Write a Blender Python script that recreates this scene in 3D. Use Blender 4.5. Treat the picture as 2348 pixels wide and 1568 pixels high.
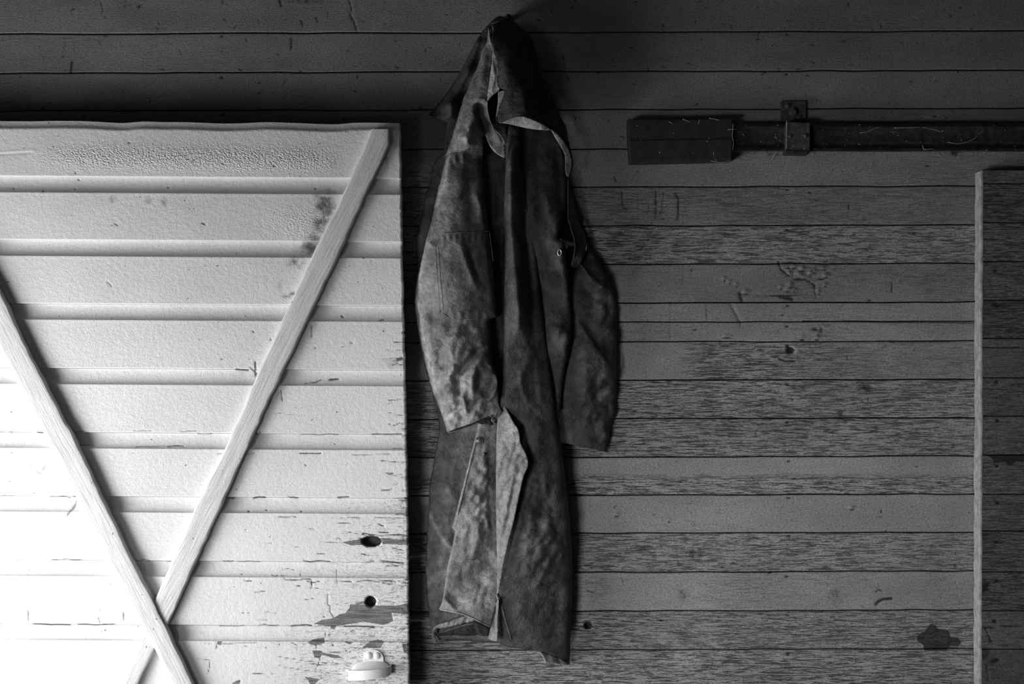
import bpy, math, random
import numpy as np
from mathutils import Vector
from mathutils.geometry import delaunay_2d_cdt

for o in list(bpy.data.objects): bpy.data.objects.remove(o)
SC = bpy.context.scene
COL = SC.collection
rnd = random.Random(7)

# ------------------------------------------------------------------ camera, light, exposure
D = 3.2            # camera distance to the wall plane (m); 1000 photo px = 1 m on the wall
CZ = 1.23
cam_d = bpy.data.cameras.new('camera'); cam = bpy.data.objects.new('camera', cam_d); COL.objects.link(cam)
cam.location = (0, -D, CZ); cam.rotation_euler = (math.pi/2, 0, 0)
cam_d.sensor_width = 36; cam_d.lens = 36*D/2.348
cam_d.clip_start = 0.05
SC.camera = cam
SC.view_settings.view_transform = 'Standard'
SC.view_settings.look = 'None'
SC.view_settings.gamma = 1
SC.view_settings.exposure = 0.0
SC.view_settings.use_curve_mapping = False

w = bpy.data.worlds.new('World'); SC.world = w; w.use_nodes = True
w.node_tree.nodes['Background'].inputs[0].default_value = (.8, .8, .8, 1)
w.node_tree.nodes['Background'].inputs[1].default_value = 0.1

def area(name, loc, dirn, sx, sy, power, spread=180):
    l = bpy.data.lights.new(name, 'AREA'); l.shape = 'RECTANGLE'; l.size = sx; l.size_y = sy; l.energy = power
    l.spread = math.radians(spread)
    o = bpy.data.objects.new(name, l); COL.objects.link(o); o.location = loc
    o.rotation_euler = Vector(dirn).to_track_quat('-Z', 'Y').to_euler()
    return o
# daylight bounced in from the sunlit ground through the opening at the left
area('doorway_daylight', (-2.02, -.62, .62), (.85, .5, .05), 1.0, 1.1, 19, 130)
area('threshold_bounce', (-1.86, -.80, .32), (.35, .85, .3), 1.0, .6, 13, 150)
# added fills, no real source: low pool on the right wall, weak broad fill
area('wall_pool_fill', (-1.5, -2.8, .50), (2.12, 2.8, .16), .8, .6, 4.0, 45)
area('camera_side_fill', (-.9, -4.1, 1.0), (.1, 1, 0), 2, 1.6, 2.4, 180)

# ------------------------------------------------------------------ helpers
def P(px, py, mm=0.0):
    """photo pixel + distance in front of the wall (mm) -> world point"""
    y = -mm/1000.0
    k = (D+y)/D
    return ((px-1174)/1000.0*k, y, CZ+(784-py)/1000.0*k)
def Pa(px, py, mm):
    y = -mm/1000.0; k = (D+y)/D
    return np.stack([(px-1174)/1000.0*k, y+0*px, CZ+(784-py)/1000.0*k], -1)

def _h(ix, iy, seed):
    n = (ix*374761393 + iy*668265263 + seed*974634777) & 0xffffffff
    n = ((n ^ (n >> 13))*1274126177) & 0xffffffff
    return ((n ^ (n >> 16)) & 0xffff)/65535.0
def vnoise(x, y, seed=0):
    ix = np.floor(x).astype(np.int64); iy = np.floor(y).astype(np.int64)
    fx = x-ix; fy = y-iy; fx = fx*fx*(3-2*fx); fy = fy*fy*(3-2*fy)
    a = _h(ix, iy, seed); b = _h(ix+1, iy, seed); c = _h(ix, iy+1, seed); d = _h(ix+1, iy+1, seed)
    return (a*(1-fx)+b*fx)*(1-fy)+(c*(1-fx)+d*fx)*fy
def fbm(x, y, seed=0, o=3):
    s = 0; a = 1; t = 0
    for i in range(o):
        s = s+a*vnoise(x*2**i, y*2**i, seed+i*17); t += a; a *= .5
    return s/t-.5

def facets(x, y, seed=0):
    """crushed-cloth facets: distance to the nearest of scattered points"""
    ix = np.floor(x).astype(np.int64); iy = np.floor(y).astype(np.int64); b = np.full(x.shape, 9.0)
    for dx in (-1, 0, 1):
        for dy in (-1, 0, 1):
            cx = ix+dx; cy = iy+dy
            b = np.minimum(b, np.hypot(cx+_h(cx, cy, seed)-x, cy+_h(cx, cy, seed+5)-y)+.25*_h(cx, cy, seed+9))
    return .62-b
def poly_dist(px, py, pts, closed=False):
    """distance to polyline, signed side (cross), parameter 0..1"""
    pts = np.array(pts, float)
    if closed: pts = np.vstack([pts, pts[:1]])
    best = np.full(px.shape, 1e9); side = np.zeros(px.shape); par = np.zeros(px.shape)
    L = np.hypot(*(pts[1:]-pts[:-1]).T); T = max(L.sum(), 1e-6); acc = 0
    for i in range(len(pts)-1):
        a, b = pts[i], pts[i+1]; d = b-a; l2 = max(d@d, 1e-9)
        t = np.clip(((px-a[0])*d[0]+(py-a[1])*d[1])/l2, 0, 1)
        dx = px-a[0]-t*d[0]; dy = py-a[1]-t*d[1]; q = np.hypot(dx, dy)
        m = q < best
        best = np.where(m, q, best)
        side = np.where(m, np.sign(d[0]*(py-a[1])-d[1]*(px-a[0])), side)   # + = right-hand side going down the path is -x
        par = np.where(m, (acc+t*L[i])/T, par); acc += L[i]
    return best, side, par
def inside(px, py, pts):
    r = np.zeros(px.shape, bool); n = len(pts)
    for i in range(n):
        x1, y1 = pts[i]; x2, y2 = pts[(i+1) % n]
        if y1 == y2: continue
        c = ((y1 > py) != (y2 > py)) & (px < (x2-x1)*(py-y1)/(y2-y1)+x1)
        r ^= c
    return r

def tag(o, label=None, cat=None, group=None, kind=None):
    if label: o['label'] = label
    if cat: o['category'] = cat
    if group: o['group'] = group
    if kind: o['kind'] = kind
    return o
def empty(name, loc):
    o = bpy.data.objects.new(name, None); COL.objects.link(o); o.location = loc; o.empty_display_size = .05
    return o
def link(name, me, mat, parent=None):
    o = bpy.data.objects.new(name, me); COL.objects.link(o)
    if mat: me.materials.append(mat)
    if parent is not None:
        o.parent = parent
        L = parent.location
        if L.length > 0: me.transform(__import__('mathutils').Matrix.Translation(-L))
    return o
def mesh(name, vs, fs, mat, parent=None, smooth=False):
    me = bpy.data.meshes.new(name); me.from_pydata([tuple(map(float, v)) for v in vs], [], fs)
    if smooth: me.shade_smooth()
    me.validate(); me.update()
    return link(name, me, mat, parent)
def attr(me, n, vals):
    a = me.attributes.new(n, 'FLOAT', 'POINT'); a.data.foreach_set('value', np.asarray(vals, np.float32).ravel())

def extr(name, outline, mm0, mm1, mat, parent=None, bevel=0.0):
    """prism: pixel outline extruded from mm0 (back) to mm1 (front)"""
    # built from real size at the front depth so that its sides run straight back
    f = [P(x, y, mm1) for x, y in outline]; n = len(f)
    vs = f+[(p[0], -mm0/1000.0, p[2]) for p in f]
    fs = [tuple(range(n)), tuple(range(2*n-1, n-1, -1))]+[(i, i+n, (i+1) % n+n, (i+1) % n) for i in range(n)]
    o = mesh(name, vs, fs, mat, parent)
    import bmesh
    bm = bmesh.new(); bm.from_mesh(o.data); bmesh.ops.recalc_face_normals(bm, faces=bm.faces)
    if bevel: bmesh.ops.bevel(bm, geom=list(bm.edges), offset=bevel, segments=2, affect='EDGES', profile=.6)
    bm.to_mesh(o.data); bm.free()
    return o
def tube(name, pts, r, mat, parent=None, seg=6, taper=1.0):
    vs = []; fs = []; n = len(pts)
    for i, p in enumerate(pts):
        p = Vector(p); a = Vector(pts[max(i-1, 0)]); b = Vector(pts[min(i+1, n-1)])
        d = (b-a).normalized(); u = d.orthogonal().normalized(); v = d.cross(u)
        rr = r*(1-(1-taper)*i/(n-1))
        for k in range(seg):
            t = 2*math.pi*k/seg; vs.append(p+u*math.cos(t)*rr+v*math.sin(t)*rr)
        if i: fs += [((i-1)*seg+k, (i-1)*seg+(k+1) % seg, i*seg+(k+1) % seg, i*seg+k) for k in range(seg)]
    fs += [tuple(range(seg-1, -1, -1)), tuple((n-1)*seg+k for k in range(seg))]
    return mesh(name, vs, fs, mat, parent, True)

# ------------------------------------------------------------------ materials
class NT:
    def __init__(s, name):
        s.m = bpy.data.materials.new(name); s.m.use_nodes = True
        s.t = s.m.node_tree; s.b = s.t.nodes['Principled BSDF']
        s.co = s.n('ShaderNodeTexCoord').outputs['Object']
    def n(s, typ, **kw):
        x = s.t.nodes.new(typ)
        for k, v in kw.items(): setattr(x, k, v)
        return x
    def set(s, sock, v):
        if isinstance(v, bpy.types.NodeSocket): s.t.links.new(v, sock)
        elif v is not None:
            if sock.type == 'RGBA' and not hasattr(v, '__len__'): v = (v, v, v, 1)
            sock.default_value = v
    def noise(s, sc, det=4, rough=.55, dist=0.0, off=0.0):
        mp = s.n('ShaderNodeMapping'); s.set(mp.inputs[0], s.co)
        if not hasattr(sc, '__len__'): sc = (sc, sc, sc)
        mp.inputs[3].default_value = sc; mp.inputs[1].default_value = (off, off, off)
        x = s.n('ShaderNodeTexNoise'); s.set(x.inputs['Vector'], mp.outputs[0])
        x.inputs['Scale'].default_value = 1; x.inputs['Detail'].default_value = det
        x.inputs['Roughness'].default_value = rough; x.inputs['Distortion'].default_value = dist
        return x.outputs[0]
    def math(s, op, a, b=None, c=None, clamp=False):
        x = s.n('ShaderNodeMath', operation=op); x.use_clamp = clamp
        s.set(x.inputs[0], a)
        if b is not None: s.set(x.inputs[1], b)
        if c is not None: s.set(x.inputs[2], c)
        return x.outputs[0]
    def ramp(s, v, a, b, lo=0.0, hi=1.0):
        x = s.n('ShaderNodeMapRange'); x.interpolation_type = 'SMOOTHSTEP'; x.clamp = True
        s.set(x.inputs[0], v); x.inputs[1].default_value = a; x.inputs[2].default_value = b
        x.inputs[3].default_value = lo; x.inputs[4].default_value = hi
        return x.outputs[0]
    def attr(s, name):
        return s.n('ShaderNodeAttribute', attribute_name=name).outputs['Fac']
    def grey(s, v):
        x = s.n('ShaderNodeCombineColor')
        for i in range(3): s.set(x.inputs[i], v)
        return x.outputs[0]
    def mix(s, f, a, b):      # scalar mix
        x = s.n('ShaderNodeMix', data_type='FLOAT'); s.set(x.inputs[0], f); s.set(x.inputs[2], a); s.set(x.inputs[3], b)
        return x.outputs[0]
    def out(s, col, rough=.7, height=None, dist=.002, strength=1.0, spec=.3, metal=0):
        s.set(s.b.inputs['Base Color'], s.grey(col) if isinstance(col, bpy.types.NodeSocket) else (col, col, col, 1))
        s.set(s.b.inputs['Roughness'], rough); s.b.inputs['Specular IOR Level'].default_value = spec
        s.b.inputs['Metallic'].default_value = metal
        if height is not None:
            x = s.n('ShaderNodeBump'); x.inputs['Strength'].default_value = strength; x.inputs['Distance'].default_value = dist
            s.set(x.inputs['Height'], height); s.t.links.new(x.outputs[0], s.b.inputs['Normal'])
        return s.m

def mat_plank(name, base, dirt=1.0):
    t = NT(name)
    rough = t.math('POWER', t.attr('rough'), 1.45); dark = t.attr('dark'); tone = t.attr('tone'); peel = t.attr('peel')
    wv = t.noise((2.2, 1, 9), 2, .5, 0, 3)
    # wavy grain: coordinates shifted by a slow noise
    g1 = t.noise((19, 3, 330), 5, .72, .8)
    g2 = t.noise((62, 3, 640), 4, .7, .3, 5)
    g = t.math('ADD', t.math('MULTIPLY', g1, .65), t.math('MULTIPLY', g2, .35))
    gr = t.ramp(g, .39, .505)
    orange = t.noise((260, 60, 330), 3, .6)
    big = t.noise((3, 1, 7), 4, .6)
    spk = t.ramp(t.noise((150, 30, 260), 2, .5, .2, 9), .30, .36)      # few dark specks
    mott = t.noise((210, 30, 290), 4, .8, .0, 2)
    tick = t.ramp(t.noise((60, 20, 330), 3, .65, .2, 12), .30, .42)
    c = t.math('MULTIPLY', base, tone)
    c = t.math('MULTIPLY', c, t.ramp(big, .3, .7, .82, 1.15))
    c = t.math('MULTIPLY', c, t.ramp(mott, .3, .7, .62, 1.34))
    c = t.math('MULTIPLY', c, t.mix(t.math('MULTIPLY', rough, .85), 1.0, t.ramp(gr, 0, 1, .18, 1.25)))
    c = t.math('MULTIPLY', c, t.ramp(tick, 0, 1, .55, 1.0))
    c = t.math('MULTIPLY', c, t.ramp(spk, 0, 1, .5, 1))
    dn = t.noise((120, 20, 160), 3, .7, 0, 4)
    dk = t.ramp(t.math('ADD', dark, t.math('MULTIPLY', t.math('SUBTRACT', dn, .5), .9)), .15, .75)
    dk = t.math('MULTIPLY', dk, t.ramp(dark, .02, .15))
    c = t.mix(dk, c, t.math('MULTIPLY', base, .12))
    pk = t.ramp(t.math('ADD', peel, t.math('MULTIPLY', t.math('SUBTRACT', dn, .5), .25)), -.03, .03)
    c = t.mix(pk, c, t.math('MULTIPLY', t.ramp(g2, .3, .7, .10, .28), base))
    h = t.math('ADD', t.math('MULTIPLY', t.math('MULTIPLY', gr, rough), 1.0), t.math('MULTIPLY', orange, .35))
    h = t.math('ADD', h, t.math('MULTIPLY', mott, .55))
    h = t.math('ADD', h, t.math('MULTIPLY', t.noise((5, 1, 40), 3, .5), t.math('MULTIPLY', rough, 1.0)))
    h = t.math('SUBTRACT', h, t.math('MULTIPLY', pk, .5))
    return t.out(c, t.mix(rough, .55, .8), h, .0030, 1.0, .35)

def mat_paint(name, base, specks=True):
    t = NT(name)
    dark = t.attr('dark'); peel = t.attr('peel'); rough = t.attr('rough'); wr = t.attr('wrinkle')
    grain = t.noise((18, 4, 300), 4, .65, .4)
    wood = t.ramp(grain, .3, .7, .10, .30)
    big = t.noise((5, 1, 8), 4, .6)
    fine = t.noise(300, 4, .65)
    mid = t.noise((90, 30, 110), 4, .6, 0, 3)
    diag = t.noise((230, 60, 330), 2, .5, .4, 1)
    c = t.math('MULTIPLY', base, t.ramp(big, .3, .7, .94, 1.03))
    c = t.math('MULTIPLY', c, t.ramp(fine, .25, .7, .93, 1.04))
    spk = t.ramp(t.noise((95, 20, 110), 1, .4, 0, 7), .2, .225)
    c = t.math('MULTIPLY', c, t.ramp(spk, 0, 1, .35, 1))
    # flaky hairline cracks where the paint is aged
    cr = t.noise((28, 5, 170), 3, .6, .7, 11)
    crk = t.ramp(t.math('ABSOLUTE', t.math('SUBTRACT', cr, .5)), .002, .012)
    crm = t.math('MULTIPLY', t.math('SUBTRACT', 1.0, crk), t.ramp(t.math('ADD', t.math('MULTIPLY', rough, .75), t.math('MULTIPLY', mid, .5)), .62, .85))
    c = t.math('MULTIPLY', c, t.math('SUBTRACT', 1.0, t.math('MULTIPLY', crm, .6)))
    dn = t.noise((110, 20, 130), 4, .7, 0, 4)
    dk = t.ramp(t.math('ADD', dark, t.math('MULTIPLY', t.math('SUBTRACT', dn, .5), 1.1)), .1, .95)
    dk = t.math('MULTIPLY', dk, t.ramp(dark, .02, .2))
    c = t.mix(t.math('MULTIPLY', dk, .9), c, .10)
    c = t.math('MULTIPLY', c, t.ramp(dark, .05, .8, 1, .6))
    pk = t.ramp(t.math('ADD', peel, t.math('MULTIPLY', t.math('SUBTRACT', dn, .5), .28)), -.015, .015)
    c = t.mix(pk, c, wood)
    h = t.math('ADD', t.math('MULTIPLY', fine, .38), t.math('MULTIPLY', mid, .6))
    h = t.math('ADD', h, t.math('MULTIPLY', t.math('MULTIPLY', diag, wr), 3.0))
    h = t.math('ADD', h, t.math('MULTIPLY', t.math('MULTIPLY', grain, rough), .9))
    h = t.math('SUBTRACT', h, t.math('MULTIPLY', crm, .7))
    h = t.math('SUBTRACT', h, t.math('MULTIPLY', pk, 1.0))
    return t.out(c, t.mix(pk, .45, .85), h, .0021, .9, .35)

def mat_brace(name, base, along):
    """white painted batten, grain along the length (rotation about Y by angle)"""
    t = NT(name)
    mp = t.n('ShaderNodeMapping'); t.set(mp.inputs[0], t.co); mp.inputs[2].default_value = (0, along, 0)
    t.co = mp.outputs[0]
    g = t.noise((14, 14, 190), 5, .65, .4); fine = t.noise(260, 4, .6)
    spk = t.ramp(t.noise((70, 40, 110), 1, .4, 0, 7), .21, .235)
    c = t.math('MULTIPLY', base, t.ramp(g, .25, .6, .8, 1.04))
    c = t.math('MULTIPLY', c, t.ramp(spk, 0, 1, .3, 1))
    h = t.math('ADD', t.math('MULTIPLY', g, 1.0), t.math('MULTIPLY', fine, .4))
    return t.out(c, .5, h, .0016, .8, .35)

def mat_cloth(name, base, lo=.55, hi=1.5, sc=14, wax=.45):
    t = NT(name)
    big = t.noise(sc, 5, .68, .3); mid = t.noise(70, 5, .75, .2, 3); weave = t.noise(900, 2, .5)
    crease = t.noise(24, 3, .6, .9, 8)
    cr = t.ramp(t.math('ABSOLUTE', t.math('SUBTRACT', crease, .5)), 0.0, .016)       # worn light crease lines
    wear_lit = t.attr('wear_lit')
    c = t.math('MULTIPLY', base, t.ramp(big, .32, .68, lo, hi))
    c = t.math('MULTIPLY', c, t.ramp(mid, .3, .7, .66, 1.38))
    c = t.math('MULTIPLY', c, t.ramp(weave, .3, .7, .82, 1.15))
    c = t.math('MULTIPLY', c, t.ramp(cr, 0, 1, 1.2, 1))
    c = t.math('ADD', c, t.math('MULTIPLY', wear_lit, t.math('MULTIPLY', base, t.ramp(mid, .3, .7, 1.0, 3.4))))
    h = t.math('ADD', t.math('MULTIPLY', weave, .10), t.math('MULTIPLY', mid, .75))
    h = t.math('SUBTRACT', h, t.math('MULTIPLY', cr, .10))
    h = t.math('ADD', h, t.math('MULTIPLY', t.noise(32, 5, .65, .5, 6), 2.0))
    return t.out(c, t.ramp(mid, .3, .7, wax, wax+.25), h, .0036, .8, .35)

def mat_plain(name, base, bump=60, rough=.6, var=.35, metal=0, dist=.0015):
    t = NT(name); n = t.noise(bump, 5, .65); n2 = t.noise(bump*5, 3, .6)
    c = t.math('MULTIPLY', base, t.ramp(n, .3, .7, 1-var, 1+var))
    return t.out(c, rough, t.math('ADD', n, t.math('MULTIPLY', n2, .4)), dist, .7, .4, metal)

M_wall = mat_plank('weathered_grey_boards', .30)
M_wall2 = mat_plank('dark_weathered_boards', .14)
M_back = mat_plain('shadow_gap_sheathing', .03)
M_room = mat_plain('shed_timber', .07, 8)
M_earth = mat_plain('shed_floor_boards', .07, 6)
M_door = mat_paint('white_gloss_paint', .80)
M_iron = mat_plain('rusty_black_iron', .030, 90, .55, .5)
M_timber = mat_plain('tarred_timber', .018, 50, .65, .4)
M_steel = mat_plain('old_steel_track', .030, 70, .5, .5)
M_plate = mat_plain('iron_plate', .060, 90, .5, .4)
M_white = mat_plain('painted_iron', .80, 120, .35, .05, dist=.0004)
M_straw = mat_plain('straw', .42, 90, .6, .2)
M_trim = mat_plain('lit_board_edge', .34, 60, .7, .3)
M_coat = mat_cloth('waxed_canvas', .058)
M_coat_l = mat_cloth('worn_lit_canvas', .150, .68, 1.35)  # lighter canvas copy; the left side's light is put into the colour
M_hood = mat_cloth('dark_waxed_canvas', .030, .6, 1.4)
M_front = mat_cloth('shaded_front_canvas', .050, .6, 1.5)  # darker canvas copy; shade on the main front fold put into the colour
M_sleeve2 = mat_cloth('dark_mottled_canvas', .045, .5, 1.7)  # darker, more strongly mottled canvas
M_lining = mat_cloth('pale_canvas_lining', .30, .8, 1.2)
M_facing = mat_cloth('canvas_facing', .20, .7, 1.3)
M_ring = mat_plain('worn_nickel', .75, 200, .3, .1, .6, .0002)
M_snap = mat_plain('dull_snap', .16, 150, .4, .3, .5, .0002)

# ------------------------------------------------------------------ the room around the camera
def box(name, a, b, mat, parent=None):
    (x0, y0, z0), (x1, y1, z1) = a, b
    vs = [(x0, y0, z0), (x1, y0, z0), (x1, y1, z0), (x0, y1, z0), (x0, y0, z1), (x1, y0, z1), (x1, y1, z1), (x0, y1, z1)]
    return mesh(name, vs, [(0, 3, 2, 1), (4, 5, 6, 7), (0, 1, 5, 4), (1, 2, 6, 5), (2, 3, 7, 6), (3, 0, 4, 7)], mat, parent)
XL, XR, YF, H = -3.4, 2.3, -4.4, 2.62
for nm, a, b, m in (('floor', (XL-.1, YF-.1, -.1), (XR+.1, .14, 0), M_earth), ('ceiling', (XL-.1, YF-.1, H), (XR+.1, .14, H+.1), M_room),
                    ('wall_right', (XR, YF, 0), (XR+.1, .12, H), M_room), ('wall_front', (XL-.1, YF-.1, 0), (XR+.1, YF, H), M_room)):
    tag(box(nm, a, b, m), kind='structure')
# left wall with the opening the daylight comes through
wl = empty('wall_left', (XL, 0, 0)); tag(wl, kind='structure')
for a, b in (((XL-.1, -.12, 0), (XL, .12, H)), ((XL-.1, YF, 0), (XL, -1.6, H)), ((XL-.1, -1.6, 1.5), (XL, -.12, H))):
    box('wall_panel', a, b, M_room, wl)

# ------------------------------------------------------------------ surface features (photo pixels on the board plane)
HOLES = []     # x, y, rx, ry, depth mm
STROKES = []   # pts, width px, depth mm(+in), dark
BLOBS = []     # x, y, rx, ry, height mm, dark
PEELS = []     # polygons
STAINS = []    # x, y, rx, ry, amount

def evaluate(X, Y, F):
    hgt = np.zeros(X.shape); dark = np.zeros(X.shape); peel = np.full(X.shape, -.5)
    x0, x1, y0, y1 = X.min(), X.max(), Y.min(), Y.max()
    for (x, y, rx, ry, d) in F['holes']:
        if x+rx+8 < x0 or x-rx-8 > x1 or y+ry+8 < y0 or y-ry-8 > y1: continue
        r = np.hypot((X-x)/rx, (Y-y)/ry)+.12*fbm(X/9, Y/9, 3)
        hgt -= d*np.clip((1.08-r)/.16, 0, 1)
        dark = np.maximum(dark, np.clip((1.15-r)/.2, 0, 1))
    for (pts, wd, d, dk) in F['strokes']:
        a = np.array(pts)
        if a[:, 0].max()+wd*3 < x0 or a[:, 0].min()-wd*3 > x1 or a[:, 1].max()+wd*3 < y0 or a[:, 1].min()-wd*3 > y1: continue
        q, s, p = poly_dist(X, Y, pts)
        g = np.exp(-(q/wd)**2)
        hgt -= d*g; dark = np.maximum(dark, dk*np.exp(-(q/(wd*.85))**2))
    for (x, y, rx, ry, h, dk) in F['blobs']:
        if x+3*rx < x0 or x-3*rx > x1 or y+3*ry < y0 or y-3*ry > y1: continue
        g = np.exp(-(((X-x)/rx)**2+((Y-y)/ry)**2)**1.5)
        hgt += h*g; dark = np.maximum(dark, dk*g)
    for pts in F['peels']:
        a = np.array(pts)
        if a[:, 0].max()+20 < x0 or a[:, 0].min()-20 > x1 or a[:, 1].max()+20 < y0 or a[:, 1].min()-20 > y1: continue
        q, s, p = poly_dist(X, Y, pts, True)
        sd = np.where(inside(X, Y, pts), q, -q)
        peel = np.maximum(peel, np.clip(sd/20, -.5, .5))
    for (x, y, rx, ry, am) in F['stains']:
        if x+2*rx < x0 or x-2*rx > x1 or y+2*ry < y0 or y-2*ry > y1: continue
        g = np.exp(-(((X-x)/rx)**2+((Y-y)/ry)**2))
        dark = np.maximum(dark, am*g*(.8+1.2*fbm(X/14, Y/14, 5)))
    return hgt, dark, peel

def cove(v, h, X):
    t = np.clip(v/36.0, 0, 1)
    r = 12.5*np.sqrt(np.clip(1-t**2.0, 0, 1))
    lip = np.exp(-(v-38)**2/5.0)*.35
    return r-lip
def cove_top(v, h, X):          # sawn through the cove: the top of the door is ragged
    t = np.clip((v+20)/36.0, 0, 1)
    return 9.0*np.sqrt(np.clip(1-t**2.0, 0, 1))
def board(name, parent, mat, xs, top, bot, step, face, back, F, prof=None, rough=0.3, tone=1.0, wrinkle=None, seed=0, edge=2.2, warp=.6, rightx=None):
    """one board as a fine relief grid. top/bot: functions x -> y px; face/back in mm; prof(v px below top, height)->mm recess"""
    xs = np.asarray(xs, float)
    hpx = float(np.mean(bot(xs)-top(xs))); nz = max(4, int(round(hpx/step)))
    ts = np.linspace(0, 1, nz+1)
    e = edge/hpx/1.0
    ts = np.unique(np.concatenate([ts, [e*.35, e, 1-e, 1-e*.35]]+([[(36+d)/hpx for d in (-3, -1.2, 0, .6)]] if prof is cove else [])))
    X, T = np.meshgrid(xs, ts)
    Yt = top(xs)[None, :]; Yb = bot(xs)[None, :]
    Y = Yt+(Yb-Yt)*T
    if rightx is not None:     # x as fraction of a slanting right edge
        X = X+np.where(X > xs[-1]-200, (rightx(Y)-xs[-1])*(X-(xs[-1]-200))/200, 0)
    v = Y-Yt; hgt, dark, peel = evaluate(X, Y, F)
    rec = np.zeros(X.shape)
    if prof is not None: rec = prof(v, Yb-Yt, X)
    de = np.minimum(v if prof is None else 99+0*v, Yb-Y)
    rec = rec+np.where(de < edge, (1-np.sqrt(np.clip(1-(1-de/edge)**2, 0, 1)))*2.2, 0)
    dep = face-rec+hgt+warp*fbm(X/260, Y/60, seed+3, 2)*2+np.where(peel > -.2, -.5*np.clip((peel+.02)/.06, 0, 1), 0)
    V = Pa(X, Y, dep)
    n0, n1 = X.shape
    vs = V.reshape(-1, 3)
    idx = np.arange(n0*n1).reshape(n0, n1)
    q = np.stack([idx[:-1, :-1], idx[1:, :-1], idx[1:, 1:], idx[:-1, 1:]], -1).reshape(-1, 4)
    # skirt to the back
    loop = np.concatenate([idx[0, :-1], idx[:-1, -1], idx[-1, :0:-1], idx[:0:-1, 0]])
    bk = vs[loop].copy(); bk[:, 1] = -back/1000.0
    b0 = len(vs); nl = len(loop); li = np.arange(nl)
    sk = np.stack([loop, loop[(li+1) % nl], b0+(li+1) % nl, b0+li], -1)
    allv = np.vstack([vs, bk]); allf = np.vstack([q, sk])
    me = bpy.data.meshes.new(name)
    me.vertices.add(len(allv)); me.vertices.foreach_set('co', allv.astype(np.float32).ravel())
    me.loops.add(allf.size); me.loops.foreach_set('vertex_index', allf.astype(np.int32).ravel())
    me.polygons.add(len(allf)); me.polygons.foreach_set('loop_start', np.arange(0, allf.size, 4, dtype=np.int32))
    me.update(calc_edges=True)
    sm = np.ones(len(allf), bool); sm[len(q):] = False
    me.polygons.foreach_set('use_smooth', sm)
    def ext(a): return np.concatenate([a.ravel(), a.ravel()[loop]])
    r = rough(X, Y) if callable(rough) else np.full(X.shape, float(rough))
    attr(me, 'rough', ext(np.clip(r, 0, 1))); attr(me, 'dark', ext(dark)); attr(me, 'peel', ext(peel))
    attr(me, 'tone', np.full(len(allv), tone))
    attr(me, 'wrinkle', ext(wrinkle(X, Y)) if wrinkle else np.zeros(len(allv)))
    o = link(name, me, mat, parent)
    return o

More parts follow.
